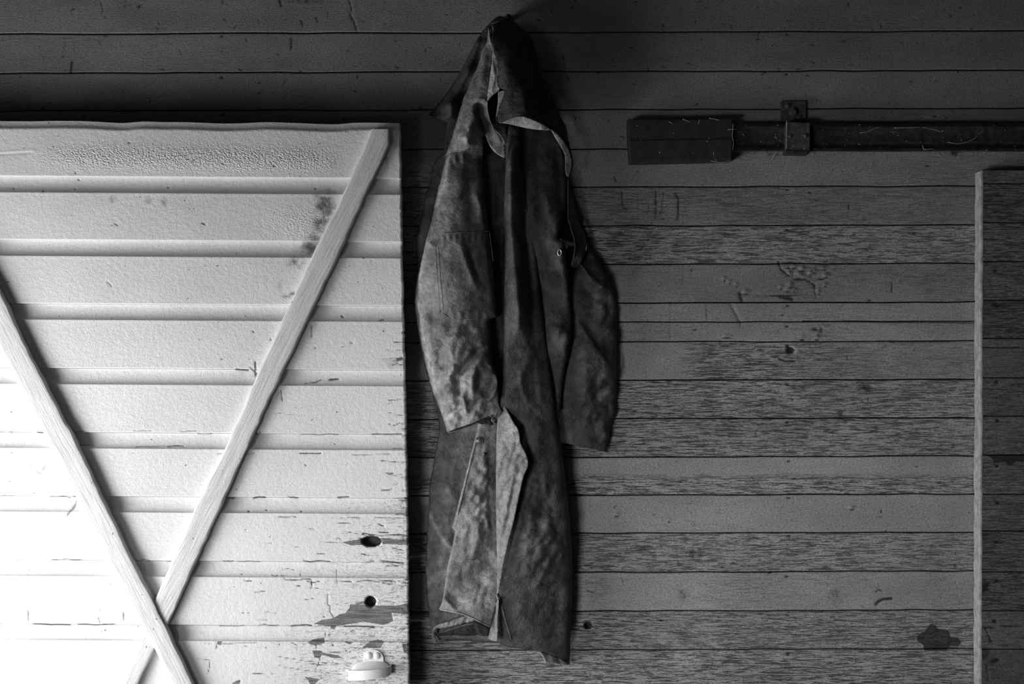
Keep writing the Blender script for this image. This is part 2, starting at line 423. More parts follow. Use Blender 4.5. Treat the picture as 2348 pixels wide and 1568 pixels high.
# ------------------------------------------------------------------ the plank wall
FW = dict(holes=[], strokes=[], blobs=[], peels=[], stains=[])
FW['holes'] += [(1348, 1434, 9, 9, 16), (1812, 803, 9, 7, 7)]
FW['strokes'] += [([(1786, 823), (1800, 829), (1822, 828)], 4, 1.5, .8), ([(1790, 818), (1806, 821), (1824, 818), (1830, 809)], 4, -2.2, 0),
    ([(1856, 488), (1866, 502), (1884, 513)], 1.6, -1.2, 0),
    # gouge that is pale on its left edge
    ([(1676, 700), (1688, 724), (1698, 742)], 5, 2.0, .35), ([(1673, 700), (1684, 724), (1694, 742)], 1.6, -1.5, 0),
    ([(2008, 1386), (2014, 1378), (2026, 1373), (2044, 1372)], 4, 1.5, 1), ([(2008, 1358), (2014, 1352), (2020, 1354)], 3, 1, .8),
    # vertical scratches left of the panel
    ([(1425, 440), (1428, 476), (1440, 480)], 3, .5, .7), ([(1462, 432), (1462, 508)], 2.5, .4, .5), ([(1487, 470), (1484, 490)], 2.5, .4, .7),
    ([(1503, 440), (1502, 500)], 3, .5, .75), ([(1522, 440), (1515, 492)], 2.5, .4, .6), ([(1548, 444), (1556, 460), (1553, 505)], 3, .5, .8),
    ([(1460, 478), (1500, 487), (1520, 488)], 2, .4, .6), ([(1537, 690), (1534, 780)], 3, .4, .45), ([(1618, 697), (1620, 735)], 2, .4, .6),
    ([(1567, 612), (1562, 690)], 3.5, .3, .35), ([(1430, 810), (1430, 840)], 3, .5, .6), ([(2046, 647), (2043, 672)], 2, .8, .9),
    ([(2158, 512), (2190, 482)], 1.8, .6, .6), ([(1945, 806), (1942, 825)], 1.6, .8, .8),
    ([(1998, 444), (2040, 444), (2110, 446), (2235, 444)], 2.5, -1.6, 0), ([(2000, 448), (2100, 450), (2235, 448)], 2, .9, .5),
    # broken paint and grooves around the knot
    ([(1783, 600), (1790, 618), (1810, 634)], 3, 1.6, .9), ([(1700, 676), (1780, 678), (1860, 676)], 1.8, 1.2, .9), ([(1695, 672), (1700, 690)], 5, 1.5, .9),
    ([(1790, 680), (1815, 686)], 6, 2, .9), ([(1822, 640), (1850, 642), (1868, 655)], 5, 1.8, .7), ([(1868, 655), (1870, 684)], 2, 1.5, .9),
    ([(1868, 642), (1888, 640), (1895, 632)], 2, 1.5, .8), ([(1789, 614), (1806, 612), (1812, 632)], 3.5, -2.5, 0), ([(1828, 622), (1845, 635), (1862, 646)], 2.5, -2.5, 0),
    # dark torn edge of the split board
    ([(2040, 784), (2178, 783)], 3, 1.2, .5), ([(1840, 736), (2000, 738), (2235, 740)], 1.6, 1.6, .8),
    ([(800, 0), (806, 20), (803, 35), (812, 50), (818, 72)], 2.2, 1.6, .9), ([(808, 0), (815, 30), (820, 70)], 6, -.6, 0),
    # pale split drawn out at the top row
    ([(230, 4), (236, 28)], 3, .4, .6), ([(288, 0), (287, 20)], 2.5, .4, .7), ([(509, 0), (512, 16)], 2, .4, .6), ([(668, 88), (667, 112)], 4, .5, .8),
    ([(165, 142), (162, 166)], 4, .5, .9), ([(152, 84), (146, 118)], 3, .4, .5), ([(640, 0), (644, 14)], 5, .4, .8), ([(690, 48), (694, 62)], 4, .4, .7),
    ([(724, 40), (729, 52)], 3, .5, .8), ([(752, 27), (750, 40)], 3, .4, .6), ([(656, 180), (650, 196)], 2.5, .4, .6), ([(273, 240), (276, 256)], 2.5, .4, .6)]
for x, y, a, b, h in ((1840, 614, 6, 5, 3), (1858, 624, 6, 5, 3), (1868, 620, 5, 4, 2.5), (1886, 613, 9, 4, 2.5), (1893, 630, 6, 4, 3), (1812, 652, 6, 5, 2.5), (1806, 660, 9, 6, 2),
                      (1820, 663, 6, 4, 2), (1660, 638, 4, 4, 2), (1672, 645, 5, 3, 2), (1688, 652, 4, 3, 2), (1710, 668, 7, 4, 2), (1790, 657, 5, 4, 2), (1877, 668, 4, 4, 2),
                      (1892, 652, 5, 3, 2), (1873, 772, 6, 5, 2), (1413, 1178, 7, 4, 2.2), (1534, 1192, 4, 3, 1.5), (1838, 772, 8, 5, 1.5), (1830, 630, 9, 6, 2), (1952, 1163, 7, 4, 2),
                      (1820, 610, 8, 4, 2), (1665, 770, 12, 3, 1.5)):
    FW['blobs'].append((x, y, a, b, h*1.7, 0)); FW['blobs'].append((x+1, y+b*1.5, a, 2.5, -1.2, .8))
FW['blobs'] += [(1868, 755, 9, 4, -2, .8), (1883, 756, 5, 9, -1.5, .6)]
FW['peels'] += [[(2103, 1458), (2122, 1446), (2134, 1430), (2146, 1434), (2150, 1441), (2175, 1444), (2180, 1460), (2200, 1464), (2204, 1474), (2196, 1482), (2180, 1480), (2172, 1490), (2120, 1492), (2118, 1478), (2104, 1470)]]
FW['stains'] += [(2140, 1466, 16, 12, .5), (1595, 1268, 22, 18, .8), (1560, 1290, 14, 8, .6), (1475, 1262, 25, 14, .5), (1985, 890, 22, 16, .7), (1925, 950, 10, 16, .8), (1893, 985, 12, 12, .7),
    (2190, 1240, 30, 16, .5), (1920, 1370, 30, 34, .45), (1566, 1362, 22, 28, .45), (1625, 800, 30, 22, .5), (1650, 850, 26, 10, .5), (1820, 885, 12, 6, .6), (1800, 935, 20, 5, .7),
    (1540, 470, 40, 30, .25), (60, 252, 60, 5, .5), (210, 248, 90, 4, .5), (1680, 352, 30, 12, .5), (1775, 356, 22, 12, .5), (2190, 350, 16, 12, .8), (700, 4, 50, 6, .6), (880, 265, 12, 5, .5)]
# nail dents: one column on the left planks, one in the middle
SE = [-15, 73, 163, 250, 341, 428, 517, 605, 694, 738, 783, 871, 959, 1047, 1134, 1222, 1311, 1400, 1489, 1577]
for s in SE:
    FW['blobs'] += [(1806+rnd.uniform(-3, 3), s+rnd.uniform(7, 12), 6, 3, -1.4, .9)]
    if s < 260: FW['blobs'] += [(508+rnd.uniform(-3, 3), s+rnd.uniform(10, 16), 5, 4, -1.2, .95)]
    if s < 260 or s > 300: FW['blobs'] += [(1056+rnd.uniform(-60, 60), s+20, 3, 2, -.6, .7)]
for i in range(430):                       # small nicks and specks
    x = rnd.uniform(0, 2235); y = rnd.uniform(0, 1568)
    if i < 200: y = rnd.uniform(0, 330)
    a = rnd.gauss(0, .5) if rnd.random() < .7 else rnd.uniform(1.1, 2.0); l = rnd.uniform(2, 11)
    FW['strokes'].append(([(x, y), (x+l*math.cos(a), y+l*math.sin(a))], rnd.uniform(1.4, 2.6), rnd.uniform(.2, .7), rnd.uniform(.5, 1)))

FULLX = np.arange(-420, 2800, 3.6)
def xs_for(y):
    if y < 230: return np.concatenate([np.arange(-420, -10, 60), np.arange(-10, 2360, 3.4), np.arange(2380, 2900, 60)])
    if y < 300: return np.concatenate([np.arange(-420, -10, 60), np.arange(-10, 2240, 3.4), np.arange(2250, 2900, 60)])
    return np.concatenate([np.arange(-420, 880, 80), np.arange(885, 2256, 3.4), np.arange(2300, 2900, 80)])
def slope(x): return -.0030*(x-1600)
def seam(y0, amp, seed):
    def f(x):
        return y0+slope(x)+amp*(vnoise(x/70.0, 0*x+seed*3.3, seed)-.5)*2
    return f
# per-plank weathering of the grain; tones per row, darker in the upper rows
def R(*a):
    base, kind = a[0], (a[1] if len(a) > 1 else None)
    def f(X, Y):
        r = base+.45*fbm(X/170, Y/45, int(base*100)+7, 2)
        if kind == 'mid': r = .05+.95*np.clip((X-1540)/90, 0, 1)*np.clip((2000-X)/400+.35, .35, 1)+.2*fbm(X/90, Y/30, 3)
        if kind == 'low': r = .1+.9*np.clip((Y-1085)/14, 0, 1)
        if kind == 'left': r = r+.45*np.clip((1000-X)/60, 0, 1)
        return r
    return f
ROWS = [R(.12), R(.12), R(.1), R(.12), R(.22, 'left'), R(.42, 'left'), R(.95), R(.28, 'left'), R(.22), R(.22), R(.3, 'mid'), R(.95), R(.9), R(.5, 'low'), R(.12), R(.8), R(.2), R(.85), R(1.0)]
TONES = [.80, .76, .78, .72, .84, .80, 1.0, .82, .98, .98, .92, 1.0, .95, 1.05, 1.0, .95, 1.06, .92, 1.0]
wall = box('wall_back', (XL-.1, .022, 0), (XR+.1, .12, H), M_back); tag(wall, kind='structure')
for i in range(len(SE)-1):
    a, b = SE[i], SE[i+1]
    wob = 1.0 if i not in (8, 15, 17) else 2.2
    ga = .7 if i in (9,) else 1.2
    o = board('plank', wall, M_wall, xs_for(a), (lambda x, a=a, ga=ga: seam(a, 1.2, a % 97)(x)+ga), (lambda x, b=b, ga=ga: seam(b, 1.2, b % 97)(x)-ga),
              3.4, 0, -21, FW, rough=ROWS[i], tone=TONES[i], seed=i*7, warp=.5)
k = 0
for y0 in list(range(-15-88*5, -15, 88))+list(range(1577, 1990, 88)):
    k += 1
    board('plank', wall, M_wall, np.arange(-420, 2900, 110), (lambda x, y0=y0: y0+slope(x)+1.2), (lambda x, y0=y0: y0+88+slope(x)-1.2), 22, 0, -21, dict(holes=[], strokes=[], blobs=[], peels=[], stains=[]), rough=.5, seed=k)

# ------------------------------------------------------------------ the white painted door, swung open against the wall
FD = dict(holes=[], strokes=[], blobs=[], peels=[], stains=[])
FD['holes'] += [(852, 1241, 22, 12, 34), (850, 1379, 12, 12, 34)]
FD['strokes'] += [([(827, 1236), (836, 1241)], 5, 2, .9), ([(820, 1384), (838, 1381)], 4, 2, .7), ([(0, 353), (35, 351), (70, 349)], 2.5, 1.2, .1), ([(0, 350), (80, 345)], 1.8, -1, 0),
    ([(752, 1362), (752, 1387), (757, 1389), (757, 1402), (764, 1414)], 1.4, .8, 1), ([(690, 1326), (713, 1328), (715, 1338), (713, 1349)], 1.5, .9, 1), ([(772, 1306), (773, 1348)], 1.2, .6, .8),
    ([(650, 1320), (653, 1328)], 1.3, .6, .9), ([(688, 1322), (691, 1308)], 1.2, .6, .7), ([(745, 1462), (746, 1450)], 1.2, .6, .8), ([(734, 1508), (729, 1525), (722, 1540)], 1.2, .6, .8),
    ([(725, 1476), (726, 1488)], 1.2, .6, .8), ([(668, 1473), (680, 1478), (680, 1490)], 1.3, .6, 1), ([(498, 1475), (495, 1488)], 1.5, .6, 1), ([(482, 1512), (480, 1532), (476, 1545)], 1.2, .6, .9),
    ([(455, 1510), (482, 1513)], 1.2, .5, .7), ([(61, 1400), (65, 1402), (64, 1424)], 1.6, .9, 1), ([(225, 1414), (229, 1428)], 1.5, .7, .9), ([(282, 1400), (284, 1422)], 1.5, .7, .9),
    ([(585, 830), (586, 862)], 3, .8, .9), ([(573, 842), (590, 858)], 2.5, .6, .7), ([(644, 895), (647, 918)], 2, .8, .8), ([(640, 900), (633, 912)], 1.6, .6, .6), ([(715, 748), (714, 772)], 3.5, .5, .6),
    ([(755, 871), (775, 869)], 3, .9, .9), ([(700, 879), (722, 877), (738, 870)], 1.6, .8, .9), ([(630, 946), (690, 952)], 1.4, .5, .5), ([(155, 1180), (170, 1162), (177, 1148)], 4, .8, .7),
    ([(70, 1070), (92, 1086), (108, 1062)], 3, .5, .45), ([(245, 646), (252, 652), (256, 658)], 1.6, .6, .8), ([(262, 468+45), (270, 517)], 2, .6, .8), ([(463, 512), (470, 515)], 2.5, .6, .9),
    ([(660, 1530), (700, 1537), (800, 1548)], 1.2, .5, .6), ([(640, 1505), (700, 1515), (795, 1524)], 1.2, .6, .7), ([(735, 1242), (790, 1245)], 1.2, .5, .6), ([(727, 1270), (745, 1270)], 1.4, .5, .9),
    ([(830, 1222), (870, 1228), (932, 1225)], 1.6, 1, 1), ([(870, 1220), (890, 1221)], 2.2, .8, 1), ([(790, 1218), (835, 1226)], 1.2, .6, .8), ([(812, 1485), (870, 1484)], 1.2, .6, .7),
    ([(868, 1202), (880, 1206)], 2.2, .7, .9), ([(900, 1256), (925, 1262)], 1.4, .7, .9), ([(876, 1286), (925, 1291)], 2.5, 1, .8), ([(905, 950), (925, 952)], 1.4, .5, .7), ([(912, 825), (922, 822)], 5, 1.6, .9),
    ([(880, 822), (905, 826)], 3, .8, .4), ([(870, 735), (880, 733)], 2, .6, .9), ([(783, 724), (786, 728)], 2.5, .8, 1)]
FD['strokes'] += [([(x, y), (x+2, y+1)], 2.3, 1.0, .95) for x, y in ((722, 797), (805, 785), (700, 1066), (610, 1169), (569, 1172), (580, 760), (620, 778), (172, 396), (295, 327), (443, 367), (627, 380), (509, 375), (171, 434), (179, 412), (762, 1478), (802, 1494), (793, 1491), (98, 438), (385, 430), (30, 432), (742, 1413), (532, 1142), (690, 1172))]
yy = {}
for y, xa, xb in ((990, 455, 935), (843, 540, 600), (1136, 470, 935), (1283, 300, 935), (1430, 380, 935), (1035, 500, 935), (1180, 640, 935), (1327, 560, 935), (1472, 470, 935), (1430, 0, 300), (1283, 120, 245), (990, 0, 100), (1136, 0, 180), (986, 150, 420), (1020, 160, 420)):
    x = xa
    while x < xb:
        l = rnd.uniform(15, 90); off = rnd.uniform(-1, 2)
        q = [(x+i*l/4, y+off+.006*x+rnd.uniform(-1.5, 1.5)) for i in range(5)]
        FD['strokes'].append((q, rnd.uniform(1.1, 2.2), .9, rnd.uniform(.5, 1))); x += l+rnd.uniform(5, 110)
for i in range(70):                        # short flaky cracks low down and along the right edge
    if i < 30: x = 935-abs(rnd.gauss(0, 22)); y = rnd.uniform(760, 1560)
    else: x = rnd.uniform(560, 935); y = rnd.uniform(1180, 1560)
    l = rnd.uniform(6, 34)
    FD['strokes'].append(([(x-l, y), (x-l/2, y+rnd.uniform(-2, 3)), (x, y+rnd.uniform(-3, 4))], rnd.uniform(1, 1.8), .7, rnd.uniform(.5, 1)))
for i in range(46):                        # torn end grain at the right edge
    y = rnd.uniform(300, 1560) if i < 20 else rnd.uniform(980, 1560); FD['strokes'].append(([(938, y), (938-rnd.uniform(4, 16), y+rnd.uniform(-1, 2))], rnd.uniform(1.2, 2.6), 2, rnd.uniform(.4, .9)))
FD['peels'] += [[(720, 1430), (737, 1422), (760, 1419), (778, 1409), (792, 1406), (802, 1394), (804, 1386), (838, 1386), (868, 1388), (910, 1389), (940, 1382), (940, 1408), (916, 1406), (898, 1404), (902, 1424), (880, 1432), (832, 1425), (808, 1430), (763, 1435)],
    [(705, 1473), (719, 1465), (745, 1461), (745, 1473), (725, 1480)], [(717, 1491), (737, 1492), (740, 1496), (775, 1502), (785, 1508), (766, 1508), (738, 1501), (734, 1509), (722, 1507)],
    [(789, 1470), (812, 1472), (802, 1477)], [(829, 1488), (838, 1479), (850, 1470), (868, 1466), (882, 1470), (874, 1484), (859, 1486), (842, 1484)], [(698, 1551), (734, 1557), (722, 1568), (712, 1568), (708, 1560)],
    [(498, 1470), (510, 1470), (507, 1479), (499, 1477)], [(534, 1566), (553, 1556), (548, 1575), (534, 1575)], [(786, 1243), (826, 1236), (835, 1248), (808, 1250)], [(872, 1233), (940, 1238), (940, 1249), (877, 1247)],
    [(922, 1477), (940, 1476), (940, 1504), (926, 1493)], [(760, 1434), (772, 1434), (768, 1442), (758, 1440)], [(340, 1476), (346, 1474), (344, 1480)]]
FD['stains'] += [(745, 468, 28, 34, .85), (738, 515, 28, 26, .75), (722, 545, 22, 20, .6), (708, 570, 30, 20, .85), (680, 600, 26, 16, .5), (668, 606, 14, 14, .4), (655, 680, 26, 8, .45), (672, 674, 14, 6, .6), (640, 655, 8, 14, .35), (764, 372, 14, 24, .28),
    (905, 325, 14, 22, .55), (885, 365, 8, 30, .5), (258, 455, 10, 16, .4), (340, 460, 12, 12, .35), (375, 462, 10, 14, .4), (170, 440, 90, 5, .25), (590, 585, 10, 6, .3), (840, 1382, 14, 6, .3),
    (720, 740, 14, 20, .35), (905, 835, 30, 14, .3), (170, 1156, 14, 20, .5), (100, 1060, 10, 26, .35), (440, 1120, 20, 30, .12), (860, 1250, 22, 8, .4), (20, 425, 30, 8, .2), (610, 590, 60, 6, .15)]
DF = 78.0      # door face, mm in front of the wall
def d_right(Y): return np.interp(Y, [275, 400, 560, 700, 820, 1000, 1300, 1568, 1900], [916, 919, 921, 924, 927, 931, 936, 938, 942])+1.1*(vnoise(Y/7.0, 0*Y+2, 5)-.5)*2
DS = [256, 404, 549.5, 695.5, 843, 990, 1136, 1283, 1430, 1577, 1724, 1871]
def dseam(y): return lambda x: y+.0065*np.clip(x, -500, 940)
def wr_top(X, Y):
    return np.exp(-((Y-360-.01*X)/26)**2)*np.clip((X-60)/120, 0, 1)*np.clip((790-X)/80, 0, 1)
def wr_2(X, Y): return .55*np.exp(-((X-690)/70)**2-((Y-510)/34)**2)
door = empty('door_1', P(300, 1960, 40)); tag(door, 'white painted board door with diagonal braces standing open against the grey plank wall', 'door', kind='structure')
dx = np.concatenate([np.arange(-380, -10, 40), np.arange(-8, 938, 2.6)]); dx[-1] = 938
for i in range(len(DS)-1):
    a, b = DS[i], DS[i+1]
    topf = dseam(a+.5) if i else (lambda x: 276+.0085*x+1.4*np.sin(x/37.0)+2.2*(vnoise(x/55.0, 0*x, 4)-.5)*2)
    bottom = dseam(b)
    rr = (.0, .0, .02, .06, .12, .25, .45, .5, .6, .7, .7)[i]
    vis = a < 1568
    board('board', door, M_door, dx if vis else np.concatenate([np.arange(-380, 900, 60), [938]]), topf, bottom, 2.6 if vis else 14, DF, DF-34, FD, prof=cove if i else cove_top,
          rough=(lambda X, Y, rr=rr: rr*(.35+.9*np.clip((X-380)/450, 0, 1))+.15*np.clip((X-880)/50, 0, 1)), wrinkle=(wr_top if i == 0 else wr_2 if i == 1 else None), seed=40+i, edge=2.6, warp=.3, rightx=d_right)

def brace(name, L_, R_, th, seed, ang, mat=None):
    """batten with measured left/right edges (x at y), front face th mm proud of the door, worn arrises"""
    ys = np.arange(L_[0][1], L_[-1][1], 9.0)
    lx = np.interp(ys, [p[1] for p in L_], [p[0] for p in L_]); rx = np.interp(ys, [p[1] for p in R_], [p[0] for p in R_])
    lx = lx+1.3*(vnoise(ys/23, 0*ys, seed)-.5)*2; rx = rx+1.3*(vnoise(ys/19, 0*ys+5, seed)-.5)*2
    us = np.array([0, .03, .10, .3, .5, .7, .9, .97, 1]); dr = np.array([3.0, .8, 0, 0, .1, 0, 0, .8, 3.0])
    X = lx[:, None]+(rx-lx)[:, None]*us[None]; Y = ys[:, None]+0*us[None]
    dep = DF+th-dr[None]+.8*fbm(X/8, Y/30, seed, 3)
    V = Pa(X, Y, dep); n0, n1 = X.shape
    idx = np.arange(n0*n1).reshape(n0, n1); vs = V.reshape(-1, 3)
    q = np.stack([idx[:-1, :-1], idx[1:, :-1], idx[1:, 1:], idx[:-1, 1:]], -1).reshape(-1, 4)
    loop = np.concatenate([idx[0, :-1], idx[:-1, -1], idx[-1, :0:-1], idx[:0:-1, 0]])
    bk = vs[loop].copy(); bk[:, 1] = -(DF-4)/1000
    nl = len(loop); li = np.arange(nl); b0 = len(vs)
    sk = np.stack([loop, loop[(li+1) % nl], b0+(li+1) % nl, b0+li], -1)
    o = mesh(name, np.vstack([vs, bk]), [tuple(map(int, f)) for f in np.vstack([q, sk])], mat, door, True)
    o.data.set_sharp_from_angle(angle=math.radians(50))
    return o
MB1 = mat_brace('white_brace_paint_rising', .68, math.radians(62)); MB2 = mat_brace('white_brace_paint_falling', .66, math.radians(-62))
brace('brace', [(853, 296), (804, 409), (769, 480), (727, 562), (673, 680), (603, 828), (552, 949), (501, 1060), (450, 1159), (399, 1275), (357, 1373), (312, 1490), (275, 1568), (90, 1955)],
      [(893, 296), (893, 330), (855, 409), (775, 588), (724, 693), (657, 834), (629, 891), (562, 1038), (501, 1175), (435, 1319), (384, 1431), (345, 1503), (315, 1568), (140, 1955)], 17, 3, 0, MB1)
brace('brace', [(-300, 240), (0, 800), (103, 1000), (180, 1150), (254, 1300), (330, 1440), (397, 1568), (590, 1955)],
      [(-250, 240), (0, 668), (35, 745), (70, 818), (148, 968), (160, 986), (232, 1140), (303, 1290), (372, 1420), (440, 1568), (655, 1955)], 24, 9, 0, MB2)

# pull handle of painted iron
pl = [(833, 1562), (833, 1505), (836, 1497), (843, 1492), (857, 1489), (870, 1492), (877, 1499), (880, 1508), (880, 1562)]
pl = [(833, 1556)]+[(856.5-23.5*math.cos(math.pi*k/16), 1512-23*math.sin(math.pi*k/16)) for k in range(17)]+[(880, 1556)]
plate = extr('handle_plate', pl, DF-3, DF+5, M_white, door, .0015)
def dome(name, px, py, mm, r, h, mat, parent, seg=14, slot=False):
    c = P(px, py, mm); vs = []; fs = []
    for i in range(5):
        a = i/4*math.pi/2
        for k in range(seg):
            t = 2*math.pi*k/seg
            vs.append((c[0]+r*math.cos(a)*math.cos(t), c[1]-h*math.sin(a) if i else c[1]+.002, c[2]+r*math.cos(a)*math.sin(t)))
        if i: fs += [((i-1)*seg+k, (i-1)*seg+(k+1) % seg, i*seg+(k+1) % seg, i*seg+k) for k in range(seg)]
    return mesh(name, vs, fs, mat, parent, True)
dome('screw', 846, 1503, DF+5, .0085, .0045, M_white, door); dome('screw', 864, 1503, DF+5, .0085, .0045, M_white, door)
# bowed strap: cup-shaped pull, lower rim in front
vs = []; fs = []; N = 26
for i in range(N+1):
    t = i/N; a = math.pi*t
    px = 846-50*math.cos(a)+2; bow = 42*math.sin(a)**.75
    ytop = 1536-13*t+7*math.sin(a); hh = 23-3*t
    inn = 3.0
    for (mm, y) in ((DF+bow, ytop), (DF+bow, ytop+hh), (DF+bow-inn, ytop+hh), (DF+max(bow-inn, -2), ytop)):
        vs.append(P(px if mm == DF+bow else px+(2.2*math.cos(a)), y, mm))
    if i:
        for k in range(4): fs.append(((i-1)*4+k, (i-1)*4+(k+1) % 4, i*4+(k+1) % 4, i*4+k))
o = mesh('handle_strap', vs, fs, M_white, door, True); o.data.set_sharp_from_angle(angle=math.radians(40))
vs = []; fs = []                             # sloping cup inside the strap
for i in range(N+1):
    t = i/N; a = math.pi*t; px = 846-48*math.cos(a)+2; bow = 39*math.sin(a)**.75
    ytop = 1536-13*t+7*math.sin(a)
    vs += [P(846+(px-846)*.82, 1531-10*t-12*math.sin(a), DF+3), P(px, ytop+6, DF+bow)]
    if i: fs.append((2*i-2, 2*i-1, 2*i+1, 2*i))
mesh('handle_cup', vs, fs, M_white, door, True)

# ------------------------------------------------------------------ second (sliding) door at the right, its pale edge towards us
d2 = empty('door_2', P(2300, 1960, 20)); tag(d2, 'dark weathered board door hanging below the track at the right', 'door', kind='structure')
F2 = dict(holes=[], strokes=[], blobs=[], peels=[], stains=[])
F2['peels'] += [[(2262, 1043), (2360, 1041), (2360, 1056), (2330, 1058), (2322, 1066), (2312, 1066), (2306, 1058), (2282, 1060), (2275, 1050)]]
F2['stains'] += [(2258, 1500, 14, 18, .9), (2275, 1515, 16, 10, .8), (2268, 1470, 12, 5, .7), (2290, 630, 14, 5, .7), (2285, 700, 22, 5, .8), (2256, 1345, 14, 22, .8), (2300, 1330, 30, 10, .5), (2262, 1225, 22, 6, .9), (2310, 470, 40, 20, .4), (2280, 420, 20, 10, .5), (2310, 1480, 30, 5, .6)]
F2['strokes'] += [([(2250, 797), (2290, 798), (2360, 796)], 1.8, 1.5, .9), ([(2278, 914), (2297, 907)], 1.8, .8, .8), ([(2258, 1440), (2272, 1470)], 2, 1, .9), ([(2250, 1440), (2300, 1436), (2360, 1433)], 1.8, 1, .9), ([(2262, 1525), (2266, 1560)], 2, 1, .8),
    ([(2288, 760), (2290, 810)], 1.6, .5, .5), ([(2318, 1330), (2320, 1370)], 1.6, .5, .5), ([(2278, 1340), (2276, 1366), (2268, 1385)], 1.8, -1, 0)]
for y in (620, 700, 875, 964, 1066, 1150, 1240, 1330, 1420, 1510): F2['blobs'].append((2283+rnd.uniform(-4, 4), y+rnd.uniform(0, 4), 6, 4, -1.5, .95))
S2 = [389, 421, 510, 599, 688, 776, 866, 954, 1043, 1133, 1217, 1311, 1400, 1488, 1577, 1666, 1755, 1844, 1933]
def e2(y): return np.interp(y, [380, 1568], [2249, 2245.5])
for i in range(len(S2)-1):
    a, b = S2[i], S2[i+1]; x0 = float(e2(a))+3
    board('board', d2, M_wall2, np.concatenate([np.arange(x0, 2352, 3.4), np.arange(2380, 2800, 60)]), (lambda x, a=a: a+.8+0*x), (lambda x, b=b: b-.8+0*x), 3.4 if a < 1568 else 20, 41.6, 6, F2,
          rough=(.6, .95, .9, .7, .9, .35, .6, .5, .6, .7, .8, .9, .35, .3, .5, .5, .5, .5)[i], tone=(1.1, .9, 1.05, 1.0, .7, 1.0, .95, 1, 1.0, .9, .8, .8, .9, .75, .9, .9, .9, .9)[i], seed=80+i)
# edge strip of that door; its lit side is put into the pale colour
ys = np.arange(392, 1950, 8.0); vs = []; fs = []
for i, y in enumerate(ys):
    n = 1.2*(vnoise(np.array([y/21]), np.array([1.0]), 3)[0]-.5)*2
    xf = float(e2(y))+n*.6
    X = P(xf, y, 41.8)[0]
    z = P(xf, y, 41.8)[2]
    for (yy_, dxx) in ((-.0415, .006), (-.0422, .0042), (-.0418, .0005), (-.040, -.0003+n*.0006), (-.022, .0001), (-.002, n*.0004)):
        vs.append((X+dxx, yy_, z))
    if i:
        for k in range(5): fs.append(((i-1)*6+k, (i-1)*6+k+1, i*6+k+1, i*6+k))
mesh('edge_batten', vs, fs, M_trim, d2, False)

# ------------------------------------------------------------------ track above the sliding door
tr = empty('sliding_door_track', P(1900, 372, 0)); tag(tr, 'black iron door track with a dark timber end block fixed to the plank wall', 'door track')
blk = extr('end_block', [(1440, 272), (1560, 274), (1681, 270), (1680, 320), (1678, 368), (1560, 371), (1444, 373), (1441, 320)], 1, 46, M_timber, tr, .003)
extr('block_board', [(1442, 322), (1560, 320), (1679, 318), (1677, 365), (1446, 370)], 44, 49, M_timber, tr, .0015)
# channel profile: top lip, round face, bottom lip
prof = [(283, 2), (283, 30), (286, 36), (291, 38), (296, 34), (299, 30), (306, 29), (318, 29), (325, 31), (328, 28), (332, 24), (336, 27), (340, 35), (345, 36), (347.5, 32), (347.5, 2)]
vs = []; fs = []
xx = list(range(1676, 2780, 24))
for i, px in enumerate(xx):
    for (py, mm) in prof:
        vs.append(P(px, py+.6*math.sin(px/61), mm+.5*math.sin(px/37+py)))
    if i:
        n = len(prof)
        for k in range(n): fs.append(((i-1)*n+k, (i-1)*n+(k+1) % n, i*n+(k+1) % n, i*n+k))
fs += [tuple(range(len(prof))), tuple(len(vs)-1-k for k in range(len(prof)))]
o = mesh('rail', vs, fs, M_steel, tr, True); o.data.set_sharp_from_angle(angle=math.radians(45))
br = extr('bracket_plate', [(1791, 232), (1848, 231), (1849, 290), (1791, 290)], 1, 9, M_plate, tr, .0012)
cl = extr('clamp', [(1803, 279), (1858, 281), (1857, 350), (1853, 352), (1802, 351)], 30, 50, M_plate, tr, .002)
extr('clamp_lip', [(1800, 344), (1855, 345), (1854, 354), (1800, 353)], 20, 53, M_iron, tr, .002)
dome('bolt_head', 1806, 243, 9, .007, .004, M_plate, tr)
w_ = dome('washer', 1820, 256, 9, .0125, .003, M_plate, tr)
hexo = [(1820+7.5*math.cos(math.pi/3*k+.3), 256+7.5*math.sin(math.pi/3*k+.3)) for k in range(6)]
extr('bolt_head', hexo, 10, 19, M_plate, tr, .001)
dome('bolt_head', 1833, 269, 9, .007, .004, M_plate, tr)
dome('rivet', 1812, 312, 50, .005, .003, M_plate, tr); dome('rivet', 1848, 311, 50, .005, .003, M_plate, tr)

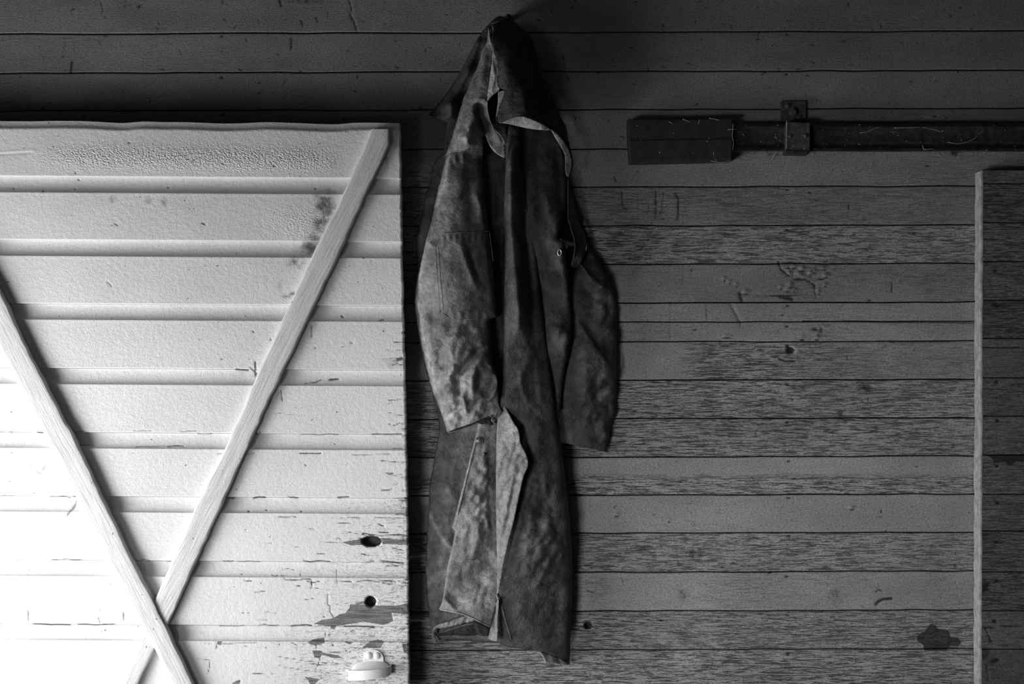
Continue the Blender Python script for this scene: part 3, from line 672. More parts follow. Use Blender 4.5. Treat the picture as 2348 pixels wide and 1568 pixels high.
# hay and web strands caught on the track (each one picked apart)
STR = [([(1534, 279), (1543, 284)], 'short pale straw on top of the dark end block'),
       ([(1565, 273), (1574, 276), (1582, 280)], 'curved straw near the middle of the end block top edge'),
       ([(1604, 274), (1601, 285)], 'upright straw at the right of the end block top edge'),
       ([(1626, 271), (1640, 273), (1650, 276)], 'straw lying along the right end of the block top'),
       ([(1636, 346), (1637, 360), (1643, 369)], 'thin bent straw hanging down the block above its lower right edge'),
       ([(1630, 369), (1652, 373), (1668, 371), (1677, 367)], 'long straw lying under the lower right edge of the end block'),
       ([(1681, 283), (1680, 300), (1679, 312), (1682, 326), (1680, 343)], 'long upright straw in the joint between block and rail'),
       ([(1669, 297), (1688, 296)], 'short level straw across the joint of block and rail'),
       ([(1804, 276), (1804, 300), (1803, 340)], 'long upright straw along the left edge of the clamp'),
       ([(1842, 342), (1849, 338)], 'short tilted straw on the lower right of the clamp'),
       ([(1757, 348), (1763, 354)], 'short straw under the rail left of the clamp'),
       ([(1770, 366), (1778, 352), (1782, 348)], 'curved straw hanging under the rail just left of the clamp'),
       ([(1861, 350), (1866, 357)], 'small straw below the rail just right of the clamp'),
       ([(1972, 305), (1990, 301), (2012, 292), (2034, 291)], 'long pale strand drooping at the left middle of the rail'),
       ([(2050, 293), (2080, 293), (2113, 291), (2140, 297), (2160, 303)], 'fine long strand arching along the middle of the rail'),
       ([(2173, 326), (2196, 330), (2216, 326), (2234, 318), (2246, 306), (2257, 297)], 'longest strand curling up at the right end of the rail'),
       ([(2115, 333), (2118, 343), (2143, 341)], 'hooked strand at the lower edge of the rail right of its middle'),
       ([(2057, 370), (2064, 365), (2067, 362)], 'bright short straw under the rail right of its middle'),
       ([(2027, 357), (2031, 362)], 'bright speck of straw under the middle of the rail'),
       ([(1997, 378), (2001, 369)], 'faint short straw on the planks under the middle of the rail'),
       ([(2195, 362), (2204, 357)], 'short straw under the rail beside the dark stain'),
       ([(2255, 350), (2263, 346), (2270, 344)], 'straw caught where the rail passes the second door'),
       ([(1676, 393), (1679, 384)], 'short straw on the planks below the joint of block and rail')]
for pts, lab in STR:
    cx = sum(p[0] for p in pts)/len(pts)
    on = 48.5 if cx < 1681 and pts[0][1] < 365 else (51.5 if 1800 < cx < 1850 and pts[0][1] < 345 else 37.5 if pts[0][1] < 346 else 2.0)
    if pts[0][1] >= 365 and cx < 1681 and pts[0][1] < 372: on = 44
    q = []
    for i in range(len(pts)-1):
        for k in range(4):
            t = k/4; q.append(P(pts[i][0]*(1-t)+pts[i+1][0]*t, pts[i][1]*(1-t)+pts[i+1][1]*t, on+rnd.uniform(-.3, .3)))
    q.append(P(*pts[-1], on))
    o = tube('straw', q, .00075 if len(pts) < 4 else .0006, M_straw, None, 5, .6)
    tag(o, lab, 'straw', 'bits of hay caught around the door track')
# dust specks and crumbs of hay nobody could count
vs = []; fs = []
for i in range(150):
    px = rnd.uniform(1450, 2340); py = rnd.choice([rnd.uniform(285, 345), rnd.uniform(285, 345), rnd.uniform(349, 362)])
    mm = 2.5 if py > 348 else (49.5 if px < 1680 else (51 if 1802 < px < 1857 else 33+3*math.sin(py/3)))
    if 1440 < px < 1680 and py > 348: mm = 49.5
    c = P(px, py, mm+1); s = rnd.uniform(.00025, .0008); l = s*rnd.uniform(1, 3.5)
    if px < 1680 and rnd.random() < .6: continue; a = rnd.uniform(0, math.pi)
    b = len(vs); ca, sa = math.cos(a), math.sin(a)
    for (u, v, d) in ((-l, -s, 0), (l, -s, 0), (l, s, 0), (-l, s, 0), (0, 0, -.001)):
        vs.append((c[0]+u*ca-v*sa, c[1]+d, c[2]+u*sa+v*ca))
    fs += [(b, b+1, b+4), (b+1, b+2, b+4), (b+2, b+3, b+4), (b+3, b, b+4)]
o = mesh('hay_dust', vs, fs, M_straw); tag(o, 'pale crumbs of hay and dust scattered over the black track', 'hay dust', kind='stuff')

# ------------------------------------------------------------------ the coat
coat = empty('raincoat', P(1150, 1500, 20)); tag(coat, 'long dark waxed raincoat with hood hanging on the grey plank wall', 'coat')

def tps(ctrl):
    c = np.array(ctrl, float); n = len(c)
    def K(r2): return np.where(r2 > 1e-9, .5*r2*np.log(r2+1e-12), 0)
    S = 300.0; p = c[:, :2]/S
    r2 = ((p[:, None]-p[None])**2).sum(-1)
    A = np.zeros((n+3, n+3)); A[:n, :n] = K(r2)+np.eye(n)*1e-3; A[:n, n] = 1; A[:n, n+1:] = p; A[n, :n] = 1; A[n+1:, :n] = p.T
    w_ = np.linalg.solve(A, np.concatenate([c[:, 2], [0, 0, 0]]))
    def f(x, y):
        x = x/S; y = y/S
        o = w_[n]+w_[n+1]*x+w_[n+2]*y
        for i in range(n): o = o+w_[i]*K((x-p[i, 0])**2+(y-p[i, 1])**2)
        return o
    return f
class Field:
    """depth in mm over photo px: smooth base + directional folds + crumple"""
    def __init__(s, ctrl, folds=(), crumple=(), noise=(1.2, 40), seed=0):
        s.base = tps(ctrl) if len(ctrl) >= 3 else (lambda x, y, v=ctrl[0][2]: v+0*x)
        s.folds = folds; s.cr = crumple; s.noise = noise; s.seed = seed
    def __call__(s, x, y):
        d = s.base(x, y)
        for f in s.folds:
            pts, wl, wr, amp = f[:4]; tp = f[4] if len(f) > 4 else .25
            q, side, par = poly_dist(x, y, pts)
            # walking down the path, side<0 means the picture-right side
            wdt = np.where(side > 0, wl, wr)
            g = np.exp(-(q/wdt)**1.6)
            if tp > 0: g = g*np.clip(par/tp, 0, 1)**.6*np.clip((1-par)/tp, 0, 1)**.6
            d = d+amp*g
        for (cx, cy, rx, ry, amp, sc) in s.cr:
            g = np.exp(-(((x-cx)/rx)**2+((y-cy)/ry)**2)**1.5)
            n = 1-2*np.abs(fbm(x/sc+.3*y/sc, y/sc-.2*x/sc, s.seed+9, 2))*2
            wx = x+sc*.5*fbm(x/sc/2, y/sc/2, s.seed+2, 2); wy = y+sc*.5*fbm(x/sc/2, y/sc/2, s.seed+4, 2)
            d = d+amp*g*(.45*(n-.5)+2.0*facets((wx+.5*wy)/sc/1.3, (wy-.35*wx)/sc/2.2, s.seed))
        a, sc = s.noise
        return d+a*2*fbm(x/sc, y/sc, s.seed, 3)+a*1.6*facets((x+.4*y)/sc/1.1, (y-.3*x)/sc/2.4, s.seed+3)

def resample(pts, step, wob=0, seed=0):
    out = []; n = len(pts)
    for i in range(n):
        a, b = pts[i], pts[(i+1) % n]; L = math.hypot(b[0]-a[0], b[1]-a[1]); k = max(1, int(L/step))
        for j in range(k): out.append((a[0]+(b[0]-a[0])*j/k, a[1]+(b[1]-a[1])*j/k))
    return out
def smooth_poly(pts, keep=45):
    """round gentle corners (Chaikin), keep sharp ones"""
    out = []; n = len(pts)
    for i in range(n):
        a, b, c = np.array(pts[i-1]), np.array(pts[i]), np.array(pts[(i+1) % n])
        u, v = b-a, c-b; lu, lv = np.hypot(*u), np.hypot(*v)
        ang = math.degrees(math.acos(max(-1, min(1, (u@v)/(lu*lv+1e-9)))))
        if ang > keep: out.append(tuple(b))
        else: out += [tuple(b-u*.25), tuple(b+v*.25)]
    return out
def cloth(name, outline, field, mat, roll=0, rollw=12, rollpath=None, step=5.0, thick=1.5, off=0, wear_lit=None, parent=None, clampmin=2.5, sm=True):
    if sm: outline = smooth_poly(smooth_poly(outline))
    B = resample(outline, step)
    a = np.array(B); x0, y0 = a.min(0); x1, y1 = a.max(0)
    gx, gy = np.meshgrid(np.arange(x0+step/2, x1, step), np.arange(y0+step/2, y1, step))
    gx = gx+(np.arange(gx.shape[0]) % 2)[:, None]*step/2
    gx = gx.ravel(); gy = gy.ravel()
    q, s_, p_ = poly_dist(gx, gy, B, True)
    m = inside(gx, gy, B) & (q > step*.45)
    pts = [Vector(p) for p in B]+[Vector((x, y)) for x, y in zip(gx[m], gy[m])]
    nb = len(B)
    r = delaunay_2d_cdt(pts, [], [list(range(nb))], 1, 1e-4)
    v2 = np.array([(p.x, p.y) for p in r[0]]); fs = [tuple(f) for f in r[2]]
    X, Y = v2[:, 0], v2[:, 1]
    d = field(X, Y)+off
    if roll:
        if rollpath is None: e, _, _ = poly_dist(X, Y, B, True)
        else:
            e = np.full(X.shape, 1e9)
            for rp in rollpath: e = np.minimum(e, poly_dist(X, Y, rp)[0])
        t = np.clip(e/rollw, 0, 1); d = d-roll*(1-np.sqrt(np.clip(1-(1-t)**2, 0, 1)))
    d = np.maximum(d, clampmin)
    V = Pa(X, Y, d)
    me = bpy.data.meshes.new(name)
    me.from_pydata([tuple(map(float, p)) for p in V], [], [f[::-1] for f in fs]); me.shade_smooth(); me.update()
    # normals must face the camera (-Y)
    if sum(p.normal.y*p.area for p in me.polygons) > 0: me.flip_normals()
    wv = np.zeros(len(V))
    if wear_lit is not None:
        for wi in wear_lit:
            if len(wi) == 3:
                q, _, _ = poly_dist(X, Y, wi[0]); wv = np.maximum(wv, wi[2]*np.exp(-(q/wi[1])**1.5))
            else:
                cx, cy, rx, ry, am = wi; wv = np.maximum(wv, am*np.exp(-(((X-cx)/rx)**2+((Y-cy)/ry)**2))*(.7+1.5*fbm(X/18, Y/18, 4)))
    attr(me, 'wear_lit', wv)  # worn edges, and lit folds brightened in the colour
    o = link(name, me, mat, coat if parent is None else parent)
    sd = o.modifiers.new('thickness', 'SOLIDIFY'); sd.thickness = thick/1000; sd.offset = -1
    return o
def edge_cord(name, pts, field, r, mat, off=1.0, step=5):
    q = []
    for i in range(len(pts)-1):
        L = math.hypot(pts[i+1][0]-pts[i][0], pts[i+1][1]-pts[i][1]); k = max(1, int(L/step))
        for j in range(k): q.append((pts[i][0]+(pts[i+1][0]-pts[i][0])*j/k, pts[i][1]+(pts[i+1][1]-pts[i][1])*j/k))
    q.append(pts[-1]); a = np.array(q, float)
    d = np.maximum(field(a[:, 0], a[:, 1]), 3)+off
    return tube(name, [P(x, y, z) for (x, y), z in zip(q, d)], r, mat, coat, 6)

# --- back of the coat, against the wall
F_back = Field([(1000, 500, 12), (1150, 100, 14), (1300, 500, 14), (1150, 800, 20), (1000, 1400, 14), (1300, 1400, 12), (1150, 1300, 26), (980, 1000, 10)],
               [([(1125, 340), (1135, 600), (1140, 900)], 25, 25, 6), ([(1040, 1020), (1030, 1200), (1020, 1400)], 26, 30, 10), ([(985, 1180), (1005, 1225), (1040, 1260)], 9, 12, 8), ([(1000, 1030), (1012, 1050), (1034, 1066)], 8, 10, 6),
                ([(1000, 1100), (1020, 1120), (1050, 1150)], 10, 12, 4), ([(992, 1330), (1004, 1380), (1004, 1430)], 8, 10, 6)],
               [(1010, 1300, 50, 160, 5, 24), (1010, 1120, 40, 90, 3, 30)], (1.2, 30), 11)
cloth('back_panel', [(1095, 100), (1140, 60), (1205, 90), (1240, 190), (1285, 330), (1300, 470), (1322, 640), (1318, 900), (1285, 1000), (1290, 1200), (1298, 1400), (1290, 1478), (1200, 1480), (1120, 1472), (1062, 1468), (1030, 1469), (1004, 1462),
                     (990, 1448), (984, 1410), (978, 1370), (975, 1300), (979, 1215), (984, 1150), (983, 1120), (990, 1085), (999, 1030), (1010, 975), (990, 900), (962, 740), (955, 620), (954, 540), (966, 500), (974, 450), (986, 420), (990, 385), (1003, 362), (1020, 345), (1022, 300), (1060, 200)],
      F_back, M_coat_l, roll=8, rollw=14, wear_lit=[(1000, 1340, 24, 50, .5), (1012, 1320, 16, 20, .6), ([(986, 1180), (1006, 1225), (1040, 1262)], 5, .6)], clampmin=3)
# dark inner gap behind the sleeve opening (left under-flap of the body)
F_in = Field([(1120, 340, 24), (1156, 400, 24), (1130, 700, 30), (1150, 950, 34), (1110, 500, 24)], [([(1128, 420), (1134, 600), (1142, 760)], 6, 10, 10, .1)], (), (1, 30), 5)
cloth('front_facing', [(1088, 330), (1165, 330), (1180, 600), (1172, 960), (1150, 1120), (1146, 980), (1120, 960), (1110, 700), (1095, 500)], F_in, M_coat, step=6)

# --- right sleeve
F_rs = Field([(1303, 400, 22), (1345, 560, 24), (1350, 640, 46), (1412, 720, 22), (1350, 800, 52), (1290, 760, 30), (1300, 900, 44), (1360, 900, 46), (1412, 900, 22), (1340, 1020, 36), (1392, 1030, 22), (1290, 1000, 30)],
             [([(1322, 732), (1340, 763), (1362, 795), (1390, 835), (1414, 872)], 40, 8, 13, .12), ([(1332, 606), (1350, 632), (1363, 647), (1395, 667)], 14, 8, 9, .1), ([(1318, 704), (1350, 712), (1402, 712)], 10, 14, 5),
              ([(1390, 630), (1384, 650), (1372, 664)], 6, 8, 7), ([(1380, 690), (1390, 712), (1388, 730)], 14, 10, 8), ([(1330, 640), (1345, 662), (1370, 690)], 12, 12, -9), ([(1412, 900), (1385, 905), (1370, 930)], 8, 12, 5),
              ([(1395, 988), (1380, 1000)], 8, 10, 4), ([(1392, 758), (1412, 764), (1402, 780)], 7, 9, 6), ([(1330, 770), (1345, 850), (1340, 930)], 30, 20, 7)],
             [(1385, 930, 45, 100, 8, 18), (1385, 740, 40, 70, 8, 26)], (1.2, 26), 21)
RS = [(1303, 395), (1306, 440), (1320, 480), (1331, 514), (1343, 539), (1352, 564), (1369, 587), (1379, 608), (1389, 627), (1396, 642), (1404, 662), (1410, 673), (1415, 716), (1415, 771), (1413, 820), (1414, 870), (1415, 896), (1411, 951), (1402, 975), (1397, 1006), (1392, 1036),
      (1365, 1031), (1342, 1026), (1310, 1019), (1280, 1012), (1262, 900), (1250, 760), (1255, 600), (1280, 480)]
cloth('sleeve', RS, F_rs, M_sleeve2, roll=16, rollw=14, rollpath=[RS[3:21]], wear_lit=[([(1322, 732), (1340, 763), (1362, 795), (1390, 835), (1414, 872)], 3, .5), (1400, 860, 14, 30, .6), (1380, 915, 26, 30, .5), (1384, 695, 26, 22, 1.2), ([(1332, 606), (1350, 632), (1363, 647), (1395, 667)], 2.5, .5)])['label'] = 'sleeve on the right, dark and mottled, hanging behind the body'
cloth('sleeve_lining', [(1396, 1000), (1390, 1033), (1340, 1024), (1285, 1011), (1285, 985), (1330, 985)], Field([(1300, 1000, 12), (1390, 1000, 10), (1340, 1020, 12)], (), (), (.5, 30)), M_hood)

# --- panel with the eyelet, right of the main fold
F_ey = Field([(1200, 300, 56), (1300, 300, 50), (1262, 450, 82), (1300, 470, 52), (1200, 700, 48), (1235, 600, 60), (1278, 600, 96), (1300, 640, 78), (1312, 740, 60), (1285, 760, 84), (1240, 760, 58), (1270, 900, 60), (1200, 1000, 64)],
             [([(1245, 430), (1262, 500), (1252, 590)], 12, 16, 9), ([(1262, 480), (1250, 560), (1252, 600)], 6, 6, -6), ([(1290, 600), (1297, 660), (1296, 700)], 12, 10, 8), ([(1230, 330), (1235, 420), (1244, 520)], 14, 14, -7),
              ([(1275, 330), (1285, 420), (1290, 500)], 9, 9, -6), ([(1265, 735), (1290, 745), (1312, 746)], 3, 3, -2.5), ([(1282, 480), (1276, 520), (1284, 548)], 8, 8, 6)],
             [(1275, 560, 30, 90, 4, 22), (1300, 760, 16, 60, 4, 16)], (1.2, 28), 31)
EY = [(1190, 285), (1265, 290), (1285, 330), (1297, 380), (1303, 410), (1302, 440), (1303, 470), (1292, 500), (1285, 527), (1283, 546), (1290, 548), (1297, 556), (1297, 571), (1297, 592), (1304, 619), (1306, 650), (1309, 680), (1314, 729), (1312, 763), (1303, 823), (1296, 860), (1288, 940), (1200, 950), (1190, 600)]
cloth('front_panel', EY, F_ey, M_coat, roll=26, rollw=12, rollpath=[EY[3:22]], wear_lit=[(1284, 590, 16, 50, .35), (1300, 690, 10, 50, .4)])['label'] = 'strip of the coat front that carries the nickel eyelet'
# little flap from the eyelet panel to the strap
F_fl = Field([(1285, 548, 80), (1318, 562, 58), (1300, 570, 76)], (), (), (.5, 20), 3)
cloth('tab', [(1284, 546), (1300, 551), (1318, 556), (1318, 563), (1306, 563), (1299, 571), (1297, 562), (1288, 557)], F_fl, M_coat_l, step=3)
ey = P(1283, 579, 0); eyd = float(F_ey(np.array([1283.]), np.array([579.]))[0])
def ring(name, px, py, mm, rx, rz, r, mat, rot=0.0):
    vs = []; fs = []; c = P(px, py, mm); A, S_ = 28, 8
    for i in range(A):
        a = 2*math.pi*i/A
        for k in range(S_):
            b = 2*math.pi*k/S_; u = (rx+r*math.cos(b))*math.cos(a); v = (rz+r*math.cos(b))*math.sin(a)
            vs.append((c[0]+u, c[1]-r*.8*math.sin(b)+u*rot, c[2]+v))
            fs.append((i*S_+k, ((i+1) % A)*S_+k, ((i+1) % A)*S_+(k+1) % S_, i*S_+(k+1) % S_))
    return mesh(name, vs, fs, mat, coat, True)
ring('eyelet', 1283, 579, eyd+3.2, .0040, .0066, .0012, M_ring)['label'] = 'bright oval metal eyelet'
hole = extr('eyelet_hole', [(1283+3.8*math.cos(t), 579+6.4*math.sin(t)) for t in np.linspace(0, 6.1, 14)], eyd-1, eyd+2.6, M_hood, coat)

# --- main front fold, all the way to the hem
MF_R = [(1195, 300), (1200, 390), (1215, 470), (1226, 520), (1236, 600), (1246, 680), (1256, 760), (1266, 840), (1278, 940), (1286, 1010), (1292, 1060), (1297, 1100), (1303, 1150), (1308, 1200), (1312, 1250), (1313.5, 1300), (1313, 1380), (1309, 1430), (1308, 1480), (1306, 1524)]
MF_B = [(1298, 1518), (1280, 1508), (1262, 1500), (1240, 1494), (1205, 1488), (1165, 1484), (1150, 1478), (1138, 1471)]
MF_L = [(1140, 1440), (1145, 1372), (1142, 1300), (1139, 1240), (1139, 1100), (1141, 1000), (1143, 950), (1150, 905), (1153, 800), (1155, 700), (1154, 600), (1153.5, 520), (1156, 450), (1159, 380), (1160, 300), (1162, 282)]
F_mf = Field([(1160, 300, 72), (1195, 300, 86), (1175, 450, 112), (1225, 520, 72), (1182, 700, 122), (1245, 700, 66), (1155, 700, 92), (1180, 900, 104), (1275, 940, 74), (1145, 1000, 84), (1240, 1060, 88), (1145, 1250, 72), (1290, 1100, 60),
              (1230, 1250, 92), (1312, 1300, 40), (1150, 1450, 60), (1230, 1460, 66), (1305, 1500, 26), (1190, 1480, 62)],
             [([(1172, 310), (1170, 420), (1172, 520), (1180, 620), (1190, 720), (1188, 770)], 12, 24, 22, .15), ([(1196, 330), (1205, 480), (1215, 640), (1225, 800)], 12, 10, -15), ([(1182, 600), (1186, 680), (1192, 760)], 8, 8, 6),
              ([(1225, 770), (1205, 840), (1188, 880), (1150, 920)], 14, 16, 7), ([(1190, 850), (1200, 900), (1210, 926)], 6, 8, 6), ([(1232, 820), (1236, 880), (1244, 930)], 7, 9, 4), ([(1240, 960), (1232, 1010), (1216, 1046)], 16, 14, 8),
              ([(1182, 940), (1192, 985), (1194, 1020), (1210, 1050)], 10, 12, -6), ([(1212, 1110), (1232, 1090), (1246, 1090), (1252, 1140)], 6, 7, 4), ([(1246, 1160), (1262, 1200), (1270, 1250), (1262, 1300)], 10, 12, 6),
              ([(1222, 1300), (1246, 1310), (1252, 1350)], 7, 9, 4), ([(1170, 1220), (1215, 1235), (1240, 1260)], 8, 10, 4), ([(1200, 1180), (1240, 1200)], 9, 9, 4), ([(1300, 1480), (1290, 1300), (1280, 1100)], 26, 14, 6, .1)],
             [(1240, 1220, 70, 130, 9, 22), (1190, 1000, 60, 60, 3, 26), (1200, 1400, 80, 80, 2, 34)], (1.6, 34), 41)
cloth('front_panel', MF_R+MF_B+MF_L, F_mf, M_front, roll=30, rollw=13, rollpath=[MF_R, MF_L[7:]], wear_lit=[(1240, 1210, 40, 60, .35), ([(1238, 1100), (1246, 1092), (1252, 1140)], 3, .4), (1262, 1205, 10, 24, .5), (1225, 1250, 40, 12, .3), (1180, 700, 10, 60, .3), (1200, 1000, 20, 40, .25)])['label'] = 'broad main fold of the coat front running down to the hem'
# curled corner of the hem, pale inside
cloth('hem_curl', [(1238, 1494), (1262, 1499), (1284, 1509), (1303, 1520), (1302, 1525), (1285, 1523), (1264, 1519), (1252, 1518), (1246, 1506)], Field([(1240, 1494, 44), (1300, 1520, 34), (1255, 1518, 58)], [([(1262, 1500), (1270, 1520)], 5, 5, 3), ([(1280, 1508), (1286, 1522)], 4, 4, -3)], (), (.6, 14)), M_lining, step=3)

# --- lit facing turned outwards along the front edge
FC_R = [(1152, 925), (1163, 940), (1177, 969), (1190, 986), (1192, 1014), (1201, 1030), (1209, 1047), (1212, 1071), (1201, 1086), (1188, 1147), (1177, 1199), (1160, 1264), (1153, 1300), (1150, 1322), (1144, 1359)]
F_fc = Field([(1141, 960, 92), (1180, 985, 114), (1140, 1100, 96), (1205, 1060, 118), (1165, 1070, 108), (1140, 1250, 90), (1180, 1180, 110), (1142, 1360, 78), (1152, 1300, 92)],
             [([(1190, 1016), (1172, 1020), (1150, 1040)], 8, 8, 4), ([(1200, 1084), (1180, 1084), (1148, 1092)], 4, 7, 5), ([(1178, 1090), (1170, 1130), (1156, 1190), (1149, 1230)], 7, 4, 5, .1)],
             [(1172, 1050, 40, 60, 4, 12), (1155, 1150, 20, 60, 4, 12)], (1, 18), 51)
cloth('front_facing', [(1142, 950)]+FC_R+[(1139, 1362), (1141, 1300), (1138.5, 1240), (1137, 1150), (1137.5, 1060), (1138.5, 990)], F_fc, M_facing, step=3.5, wear_lit=[(1170, 990, 22, 24, .3)])['label'] = 'pale canvas facing turned outwards down the front edge'

# --- lower left front flap with placket
PK_L = [(1097, 968), (1091, 1000), (1084, 1023), (1076, 1055), (1068, 1086), (1055, 1140), (1045, 1178), (1036, 1209), (1043, 1218), (1040, 1240), (1034, 1264), (1025, 1303), (1019, 1347), (1014, 1382), (1006, 1396)]
PK_B = [(1030, 1401), (1056, 1406), (1082, 1416), (1105, 1428), (1126, 1438)]
F_pk = Field([(1100, 960, 36), (1140, 960, 30), (1070, 1090, 46), (1135, 1100, 40), (1110, 1100, 56), (1036, 1210, 46), (1100, 1220, 58), (1025, 1300, 46), (1136, 1250, 44), (1090, 1300, 50), (1010, 1395, 60), (1125, 1430, 78), (1138, 1370, 74), (1070, 1390, 86)],
             [([(1030, 1382), (1050, 1364), (1095, 1325), (1142, 1284)], 34, 34, -20, .12), ([(1118, 1150), (1100, 1168), (1074, 1192)], 5, 6, 6), ([(1110, 1158), (1090, 1180), (1074, 1196)], 4, 4, -4),
              ([(1108, 1175), (1116, 1192), (1124, 1220)], 5, 6, 5), ([(1094, 1190), (1098, 1225), (1078, 1290)], 10, 10, 8), ([(1104, 1040), (1120, 1080), (1120, 1120)], 10, 8, 6), ([(1046, 1285), (1090, 1282), (1105, 1290)], 3, 4, 3),
              ([(1110, 1330), (1096, 1360), (1090, 1390)], 4, 5, -3), ([(1128, 1330), (1112, 1366), (1108, 1400)], 4, 5, -3), ([(1060, 1120), (1048, 1180)], 8, 6, 3), ([(1122, 1000), (1120, 1120), (1128, 1240)], 5, 8, -5)],
             [(1100, 1130, 30, 90, 6, 14), (1065, 1230, 30, 60, 5, 18), (1070, 1300, 30, 30, 3, 20)], (1.0, 20), 61)
cloth('placket_flap', PK_L+PK_B+[(1134, 1400), (1142, 1372), (1144, 1300), (1145, 1200), (1144, 1050), (1150, 960), (1120, 955)], F_pk, M_coat_l, step=4, roll=5, rollw=5, rollpath=[PK_L[:-1]],
      wear_lit=[(PK_L, 4, .45), (1105, 1010, 14, 60, .35), (1066, 1190, 20, 50, .3), (1085, 1375, 60, 26, .55), (1115, 1330, 24, 40, .5), ([(1118, 1150), (1100, 1168), (1074, 1192)], 4, .5)])['label'] = 'lower front flap with placket, folded over at its bottom corner'
edge_cord('hem', [(1009, 1397)]+PK_B, F_pk, .0016, M_lining, 0.5)
edge_cord('seam', [(x+5, y+2) for x, y in PK_L[1:7]], F_pk, .0007, M_coat, .8)
edge_cord('seam', [(1046, 1286), (1066, 1284), (1090, 1283)], F_pk, .0007, M_facing, 1.5)
sb = float(F_pk(np.array([1099.]), np.array([1010.]))[0])
dome('snap_button', 1099, 1010, sb+.5, .0082, .0042, M_snap, coat)['label'] = 'round metal snap button'
ring('snap_rim', 1099, 1010, sb+1.5, .0080, .0080, .0011, M_snap)
dome('snap_stud', 1110, 1041, float(F_pk(np.array([1110.]), np.array([1041.]))[0]), .0035, .003, M_snap, coat)
# rolled hem of the back, seen below the flap
cloth('hem', [(989, 1446), (996, 1437), (1010, 1430), (1045, 1420), (1070, 1410), (1096, 1418), (1098, 1424), (1080, 1426), (1040, 1436), (1012, 1442), (1000, 1440), (996, 1452), (1000, 1460), (994, 1462), (989, 1456)], Field([(990, 1446, 34), (1045, 1428, 44), (1098, 1420, 50)], [([(1008, 1440), (1050, 1430), (1092, 1423)], 5, 6, 5, .1)], [(1040, 1425, 50, 14, 4, 8)], (.8, 12), 5), M_facing, step=3)
cloth('hem', [(1004, 1452), (1040, 1440), (1090, 1426), (1122, 1440), (1120, 1466), (1062, 1460), (1030, 1466), (1004, 1462)], Field([(1004, 1455, 20), (1060, 1450, 34), (1120, 1450, 34)], [([(1040, 1440), (1044, 1462)], 4, 5, -5), ([(1092, 1430), (1100, 1450), (1112, 1462)], 3, 4, 6), ([(1084, 1432), (1092, 1452), (1104, 1464)], 4, 4, -7), ([(1112, 1436), (1118, 1460)], 3, 3, 5), ([(1066, 1438), (1074, 1458)], 4, 4, 4)], (), (1, 14), 6), M_coat, step=3)
cloth('torn_tag', [(991, 1450), (996, 1458), (1001, 1463), (1003, 1470), (1000, 1473), (996, 1472), (993, 1464), (989, 1456)], Field([(990, 1450, 20), (1003, 1470, 16), (995, 1473, 20)], (), (), (1, 6)), M_lining, step=2.5, sm=False)
# the narrow V at the foot of the front edge
cloth('pleat', [(1143, 1368), (1144, 1385), (1141, 1410), (1140.5, 1471), (1130, 1470), (1119, 1464), (1126, 1433), (1134, 1400), (1138, 1382)], Field([(1143, 1370, 80), (1119, 1464, 66), (1140, 1471, 84)], (), (), (.5, 12), 8), M_facing, step=3)['label'] = 'pale wedge-shaped pleat at the foot of the front edge'
edge_cord('crease', [(1139, 1362), (1146, 1374), (1152, 1396), (1160, 1426), (1168, 1452), (1172, 1464)], F_mf, .0022, M_facing, .6)
edge_cord('crease', [(1139, 1364), (1141, 1372), (1143, 1378)], F_fc, .0016, M_lining, 14)

